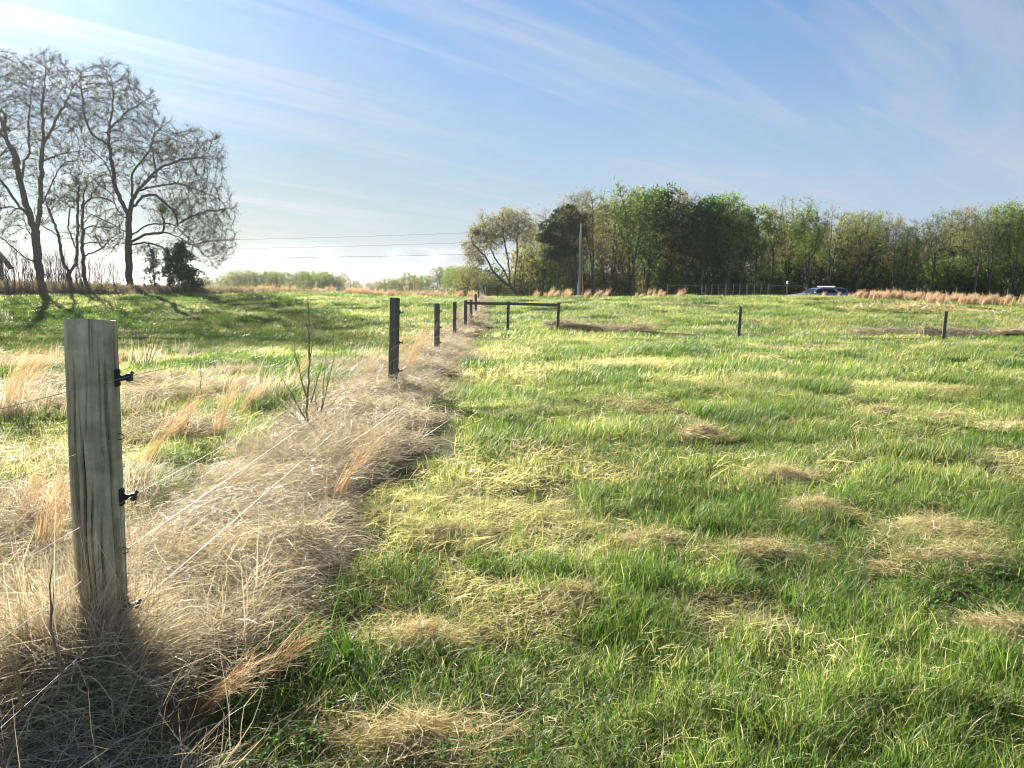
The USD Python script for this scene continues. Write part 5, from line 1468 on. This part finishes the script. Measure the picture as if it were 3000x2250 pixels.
sapling('sapling', 'leafless sapling with a tall straight leader, between the first and second posts', 'sapling', [
    ([(905, 1262), (900, 1200), (902, 1150), (906, 1060), (905, 960), (903, 868)], 0.014, 0.0), ([(900, 1165), (888, 1130), (878, 1080), (868, 1040), (855, 1015)], 0.010, -0.2), ([(906, 1070), (915, 1010), (930, 960), (940, 945)], 0.007, 0.2),
    ([(900, 1240), (880, 1200), (860, 1160), (840, 1130), (822, 1105)], 0.009, -0.3), ([(905, 1050), (895, 1010), (880, 985)], 0.005, 0.1), ([(890, 1255), (870, 1225), (820, 1180), (795, 1150)], 0.007, 0.3), ([(910, 1180), (925, 1130), (940, 1080), (948, 1040)], 0.008, 0.25),
    ([(904, 1000), (912, 960), (918, 930)], 0.004, -0.1), ([(872, 1075), (862, 1030), (862, 1000)], 0.005, 0.1)], (905, 1262))
sapling('sapling', 'low clump of thin dark stems right of the tall sapling', 'sapling', [
    ([(938, 1225), (955, 1150), (975, 1060), (985, 1000)], 0.008, 0.0), ([(940, 1220), (945, 1160), (950, 1090), (960, 1020)], 0.007, 0.2), ([(940, 1225), (975, 1180), (1000, 1150), (1020, 1140)], 0.006, -0.2), ([(955, 1150), (960, 1100), (955, 1060)], 0.005, 0.1),
    ([(938, 1225), (925, 1170), (920, 1110)], 0.006, 0.3)], (938, 1232))
sapling('weed_stalks', 'fan of thin dark weed stalks leaning right behind the nearest post', 'weed stalks', [
    ([(432, 1075), (450, 1010), (485, 930), (512, 878)], 0.010, 0.0), ([(430, 1075), (440, 1000), (470, 930), (505, 890)], 0.008, 0.2), ([(425, 1070), (415, 1010), (405, 985)], 0.006, -0.2), ([(428, 1070), (428, 960), (430, 905)], 0.006, 0.3),
    ([(385, 1065), (395, 1000), (412, 955)], 0.007, 0.2), ([(375, 1060), (375, 1000), (392, 950), (400, 925)], 0.006, -0.3), ([(440, 1070), (470, 1000), (500, 950), (515, 925)], 0.007, -0.2), ([(360, 1060), (362, 990), (372, 930)], 0.005, 0.1)], (428, 1075))
sapling('weed_stalks', 'few thin upright weed stalks in front of the shaded grass, left of the second post', 'weed stalks', [
    ([(1000, 1075), (1003, 1000), (1010, 930)], 0.007, 0.0), ([(1040, 1070), (1045, 1000), (1050, 940)], 0.006, 0.2), ([(985, 1080), (975, 1010), (985, 940)], 0.006, -0.2), ([(960, 1085), (950, 1000), (952, 930)], 0.005, 0.3), ([(800, 1040), (797, 950)], 0.006, 0.1)], (995, 1080))
sapling('dead_stalk', 'dark upright dead stalk rising before the nearest post, lower left', 'weed stalk', [
    ([(170, 2035), (165, 1960), (155, 1850), (150, 1740), (148, 1650)], 0.0052, 0.0), ([(153, 1800), (160, 1760), (158, 1720)], 0.0025, 0.02)], (170, 2035), depth=2.1)
sapling('dead_stalk', 'short dark stick standing in mixed grass just right of the nearest post', 'weed stalk', [([(590, 1170), (588, 1100), (590, 1045)], 0.007, 0.0)], (590, 1178))
sapling('dead_stalk', 'rust-coloured stick standing in mixed grass below the broomsedge spike', 'weed stalk', [([(552, 1285), (550, 1210), (556, 1175)], 0.008, 0.0)], (552, 1290), mat='rust')
sapling('curled_leaf', 'pale curled dead grass leaf standing in the lower left corner', 'dead leaf', [([(65, 2075), (62, 2010), (45, 1955), (32, 1945)], 0.006, 0.0), ([(62, 2010), (55, 1965), (40, 1942)], 0.007, 0.01)], (65, 2085), depth=1.95, mat='hay')

# a broad-leaved weed with two pale, sunlit leaves
x, y, z = seen_ground(1012, 1985)
t = thing('weed_plant', 'broad-leaved green weed with two whitish leaves at the dry strip edge', 'weed', (x, y, z))
for a, L, w, up, mat in ((0.3, 0.10, 0.045, 1.1, 'plant'), (1.5, 0.12, 0.05, 1.25, 'plant'), (2.6, 0.10, 0.04, 0.9, 'plant'), (4.0, 0.09, 0.04, 0.7, 'plant'), (5.2, 0.10, 0.042, 0.8, 'plant'), (3.4, 0.075, 0.028, 0.25, 'white_leaf'), (5.9, 0.065, 0.026, 0.2, 'white_leaf')):
    L, w = L * 0.75, w * 0.75
    s = np.linspace(0, 1, 7)
    c = np.stack([np.cos(a) * L * s * math.cos(up) * (1 + .3 * s), np.sin(a) * L * s * math.cos(up) * (1 + .3 * s), 0.05 + L * np.sin(up) * s - 0.05 * s ** 2 * (up < 1)], -1)
    wd = w * np.sin(np.pi * (0.08 + 0.9 * s)) ** 0.8 * 0.5
    side = np.array([-math.sin(a), math.cos(a), 0.0])
    v = np.concatenate([c - side * wd[:, None], c - (0, 0, 0.004), c + side * wd[:, None]])
    f = []
    for k in range(6):
        f += [[k, k + 1, 7 + k], [k + 1, 8 + k, 7 + k], [7 + k, 8 + k, 14 + k], [8 + k, 15 + k, 14 + k]]
    put('leaf', (v, np.array(f)), mat, t, smooth=True, tone=np.full(len(v), 0.6))
put('stem', tube([(0, 0, -0.03), (0, 0, 0.06)], 0.004, 6), 'plant', t, tone=None)

# ------------------------------------------------------------------ the car behind the crest
from shapely.geometry import Polygon
p0, p1 = ray(2322, 862, 77), ray(2479, 862, 77.6)
L = float(np.linalg.norm(p1 - p0))
zg = ray(2400, 843, 77)[2] - 1.86
t = thing('parked_car', 'blue-grey estate SUV with roof bars parked beyond the crest before the wood', 'car', (p0[0], 77, zg), (0, 0, math.degrees(math.atan2(p1[1] - p0[1], p1[0] - p0[0])) + 3))
HW = 0.98


def half_width(x, z):
    w = HW * (1 - 0.05 * np.clip((0.5 - z) / 0.5, 0, 1)) - 0.24 * np.clip((z - 1.20) / 0.66, 0, 1) ** 1.2
    return w * (1 - 0.10 * np.clip((0.45 - x) / 0.45, 0, 1) ** 2 - 0.05 * np.clip((x - L + 0.3) / 0.3, 0, 1) ** 2)


outline = [(0.02, 0.45), (0.0, 0.85), (0.05, 1.10), (0.30, 1.20), (1.22, 1.30), (1.36, 1.33), (2.10, 1.76), (2.35, 1.82), (3.2, 1.86), (4.3, 1.84), (4.95, 1.77), (5.10, 1.66), (5.24, 1.22), (5.30, 1.05), (5.30, 0.55), (5.18, 0.40)]
outline = [(x * L / 5.3, z) for x, z in outline]
arch = lambda cx: [(cx + 0.44 * math.cos(a), 0.40 + 0.42 * math.sin(a)) for a in np.linspace(0, np.pi, 9)]
poly = Polygon(outline + [(x, max(z, 0.36)) for x, z in arch(4.25)] + [(x, max(z, 0.36)) for x, z in arch(0.95)]).buffer(0)
strips = 9
ex = trimesh.creation.extrude_polygon(poly, 2.0, engine='earcut')
ex = ex.subdivide_to_size(0.28)
v = np.array(ex.vertices)
yy = v[:, 2] - 1.0
v = np.stack([v[:, 0], yy * half_width(v[:, 0], v[:, 1]) * (1 - 0.0 * yy), v[:, 1]], -1)
put('body', (v, np.array(ex.faces)), 'car_paint', t, smooth=30)


def side_pane(name, pts, mat, off=0.012):
    for s in (-1, 1):
        g = trimesh.creation.extrude_polygon(Polygon(pts), 0.008, engine='earcut').subdivide_to_size(0.3)
        q = np.array(g.vertices)
        y = s * (half_width(q[:, 0], q[:, 1]) + off - q[:, 2])
        f = np.array(g.faces)
        put(name, (np.stack([q[:, 0], y, q[:, 1]], -1), f if s > 0 else f[:, ::-1]), mat, t)


k = L / 5.3
side_pane('front_window', [(1.62 * k, 1.36), (2.20 * k, 1.70), (2.62 * k, 1.76), (2.62 * k, 1.36)], 'car_glass')
side_pane('rear_window', [(2.68 * k, 1.36), (2.68 * k, 1.765), (3.70 * k, 1.775), (3.98 * k, 1.36)], 'car_glass')
side_pane('quarter_window', [(4.22 * k, 1.38), (3.95 * k, 1.77), (4.85 * k, 1.70), (5.02 * k, 1.40)], 'car_glass')
side_pane('rear_pillar', [(3.99 * k, 1.36), (3.72 * k, 1.772), (3.93 * k, 1.772), (4.20 * k, 1.37)], 'chrome', 0.014)
for y in (-0.62, 0.62):
    put('roof_rail', tube([(2.3 * k, y, 1.84), (2.45 * k, y, 1.91), (4.6 * k, y, 1.90), (4.75 * k, y, 1.82)], 0.022, 8), 'chrome', t)
for x in (2.9, 3.85):
    put('roof_bar', tube([(x * k, -0.72, 1.94), (x * k, 0.72, 1.94)], 0.028, 8), 'chrome', t)
put('aerial', box((0.16, 0.03, 0.10), (4.4 * k, 0, 1.87), bevel=0.01), 'black_plastic', t)
for y in (-1.06, 1.06):
    put('wing_mirror', box((0.16, 0.20, 0.17), (1.72 * k, y, 1.38), bevel=0.04), 'white_paint', t)
    put('headlight', box((0.28, 0.30, 0.14), (0.18, y * 0.72, 1.02), bevel=0.03), 'white_paint', t)
    put('tail_light', box((0.10, 0.16, 0.34), (5.24 * k, y * 0.82, 1.18), bevel=0.02), 'tail_red', t)
w_ = np.array([(1.42 * k, 1.39), (2.06 * k, 1.755)])
hw = 0.62
put('windscreen', (np.array([(w_[0][0] - .03, -0.78, w_[0][1]), (w_[0][0] - .03, 0.78, w_[0][1]), (w_[1][0] - .03, hw, w_[1][1]), (w_[1][0] - .03, -hw, w_[1][1])]), np.array([[0, 2, 1], [0, 3, 2]])), 'car_glass', t)
for x in (0.95, 4.25):
    for y in (-0.86, 0.86):
        c = trimesh.creation.cylinder(0.38, 0.24, sections=24); c.apply_transform(trimesh.transformations.rotation_matrix(np.pi / 2, [1, 0, 0])); c.apply_translation((x, y, 0.38))
        wp = put('wheel', (c.vertices, c.faces), 'tyre', t)
        c = trimesh.creation.cylinder(0.24, 0.25, sections=16); c.apply_transform(trimesh.transformations.rotation_matrix(np.pi / 2, [1, 0, 0])); c.apply_translation((x, y, 0.38))
        put('rim', (c.vertices, c.faces), 'chrome', wp)

# ------------------------------------------------------------------ the barn at the left edge
e = ray(38, 786, 76)
zg = float(ground_z(e[0], 76, False))
t = thing('barn', 'corner of an old grey barn with a steep roof at the left edge', 'barn', (e[0], 76, zg), (0, 0, 35))
ze = e[2] - zg
u = 76 / FPX
prof = [(0, 0), (-17 * u, 27 * u), (-40 * u, 62 * u), (-75 * u, 115 * u), (-110 * u, 62 * u), (-133 * u, 27 * u), (-150 * u, 0)]
W = 9.0
top = [(a, ze + b) for a, b in prof]
for i, (a, b) in enumerate(zip(top[:-1], top[1:])):
    v = np.array([(a[0], -0.4, a[1]), (b[0], -0.4, b[1]), (b[0], W, b[1]), (a[0], W, a[1])])
    n = np.array([-(b[1] - a[1]), 0, b[0] - a[0]]); n = n / np.linalg.norm(n) * (0.08 if n[2] < 0 else -0.08) * -1
    vv = np.vstack([v, v + n])
    f = np.array([[0, 1, 2], [0, 2, 3], [4, 6, 5], [4, 7, 6], [0, 4, 5], [0, 5, 1], [1, 5, 6], [1, 6, 2], [2, 6, 7], [2, 7, 3], [3, 7, 4], [3, 4, 0]])
    put('roof', (vv, f), 'barn_roof', t)
xr, xl = -24 * u, -126 * u
npl = 16
for k in range(npl):
    xa, xb = xl + (xr - xl) * k / npl + 0.008, xl + (xr - xl) * (k + 1) / npl - 0.008
    za, zb_ = [float(np.interp(-x, [-p[0] for p in top], [p[1] for p in top])) - 0.10 for x in (xa, xb)]
    v = np.array([(xa, 0, -0.5), (xb, 0, -0.5), (xb, 0, zb_), (xa, 0, za), (xa, 0.03, -0.5), (xb, 0.03, -0.5), (xb, 0.03, zb_), (xa, 0.03, za)])
    f = np.array([[0, 1, 2], [0, 2, 3], [4, 6, 5], [4, 7, 6], [0, 4, 5], [0, 5, 1], [1, 5, 6], [1, 6, 2], [2, 6, 7], [2, 7, 3], [3, 7, 4], [3, 4, 0]])
    put('plank', (v, f), 'barn_wall', t)
put('side_wall', box((0.03, W - 0.6, ze + 0.6), (xr, W / 2, (ze + 27 * u) / 2 - 0.3)), 'barn_wall', t)
put('side_wall', box((0.03, W - 0.6, ze + 0.6), (xl, W / 2, (ze + 27 * u) / 2 - 0.3)), 'barn_wall', t)

# ------------------------------------------------------------------ thin spring haze over the land
look('haze', {'v': ('principled_volume', {'color': (0.93, 0.95, 1.0), 'density': HAZE, 'anisotropy': 0.62})}, [], volume='v.volume')
tag(put('haze', box((7200, 6800, 45), (0, 1100, 45 / 2 - 8.0)), 'haze'), 'thin pale haze in the air', 'haze', kind='stuff')
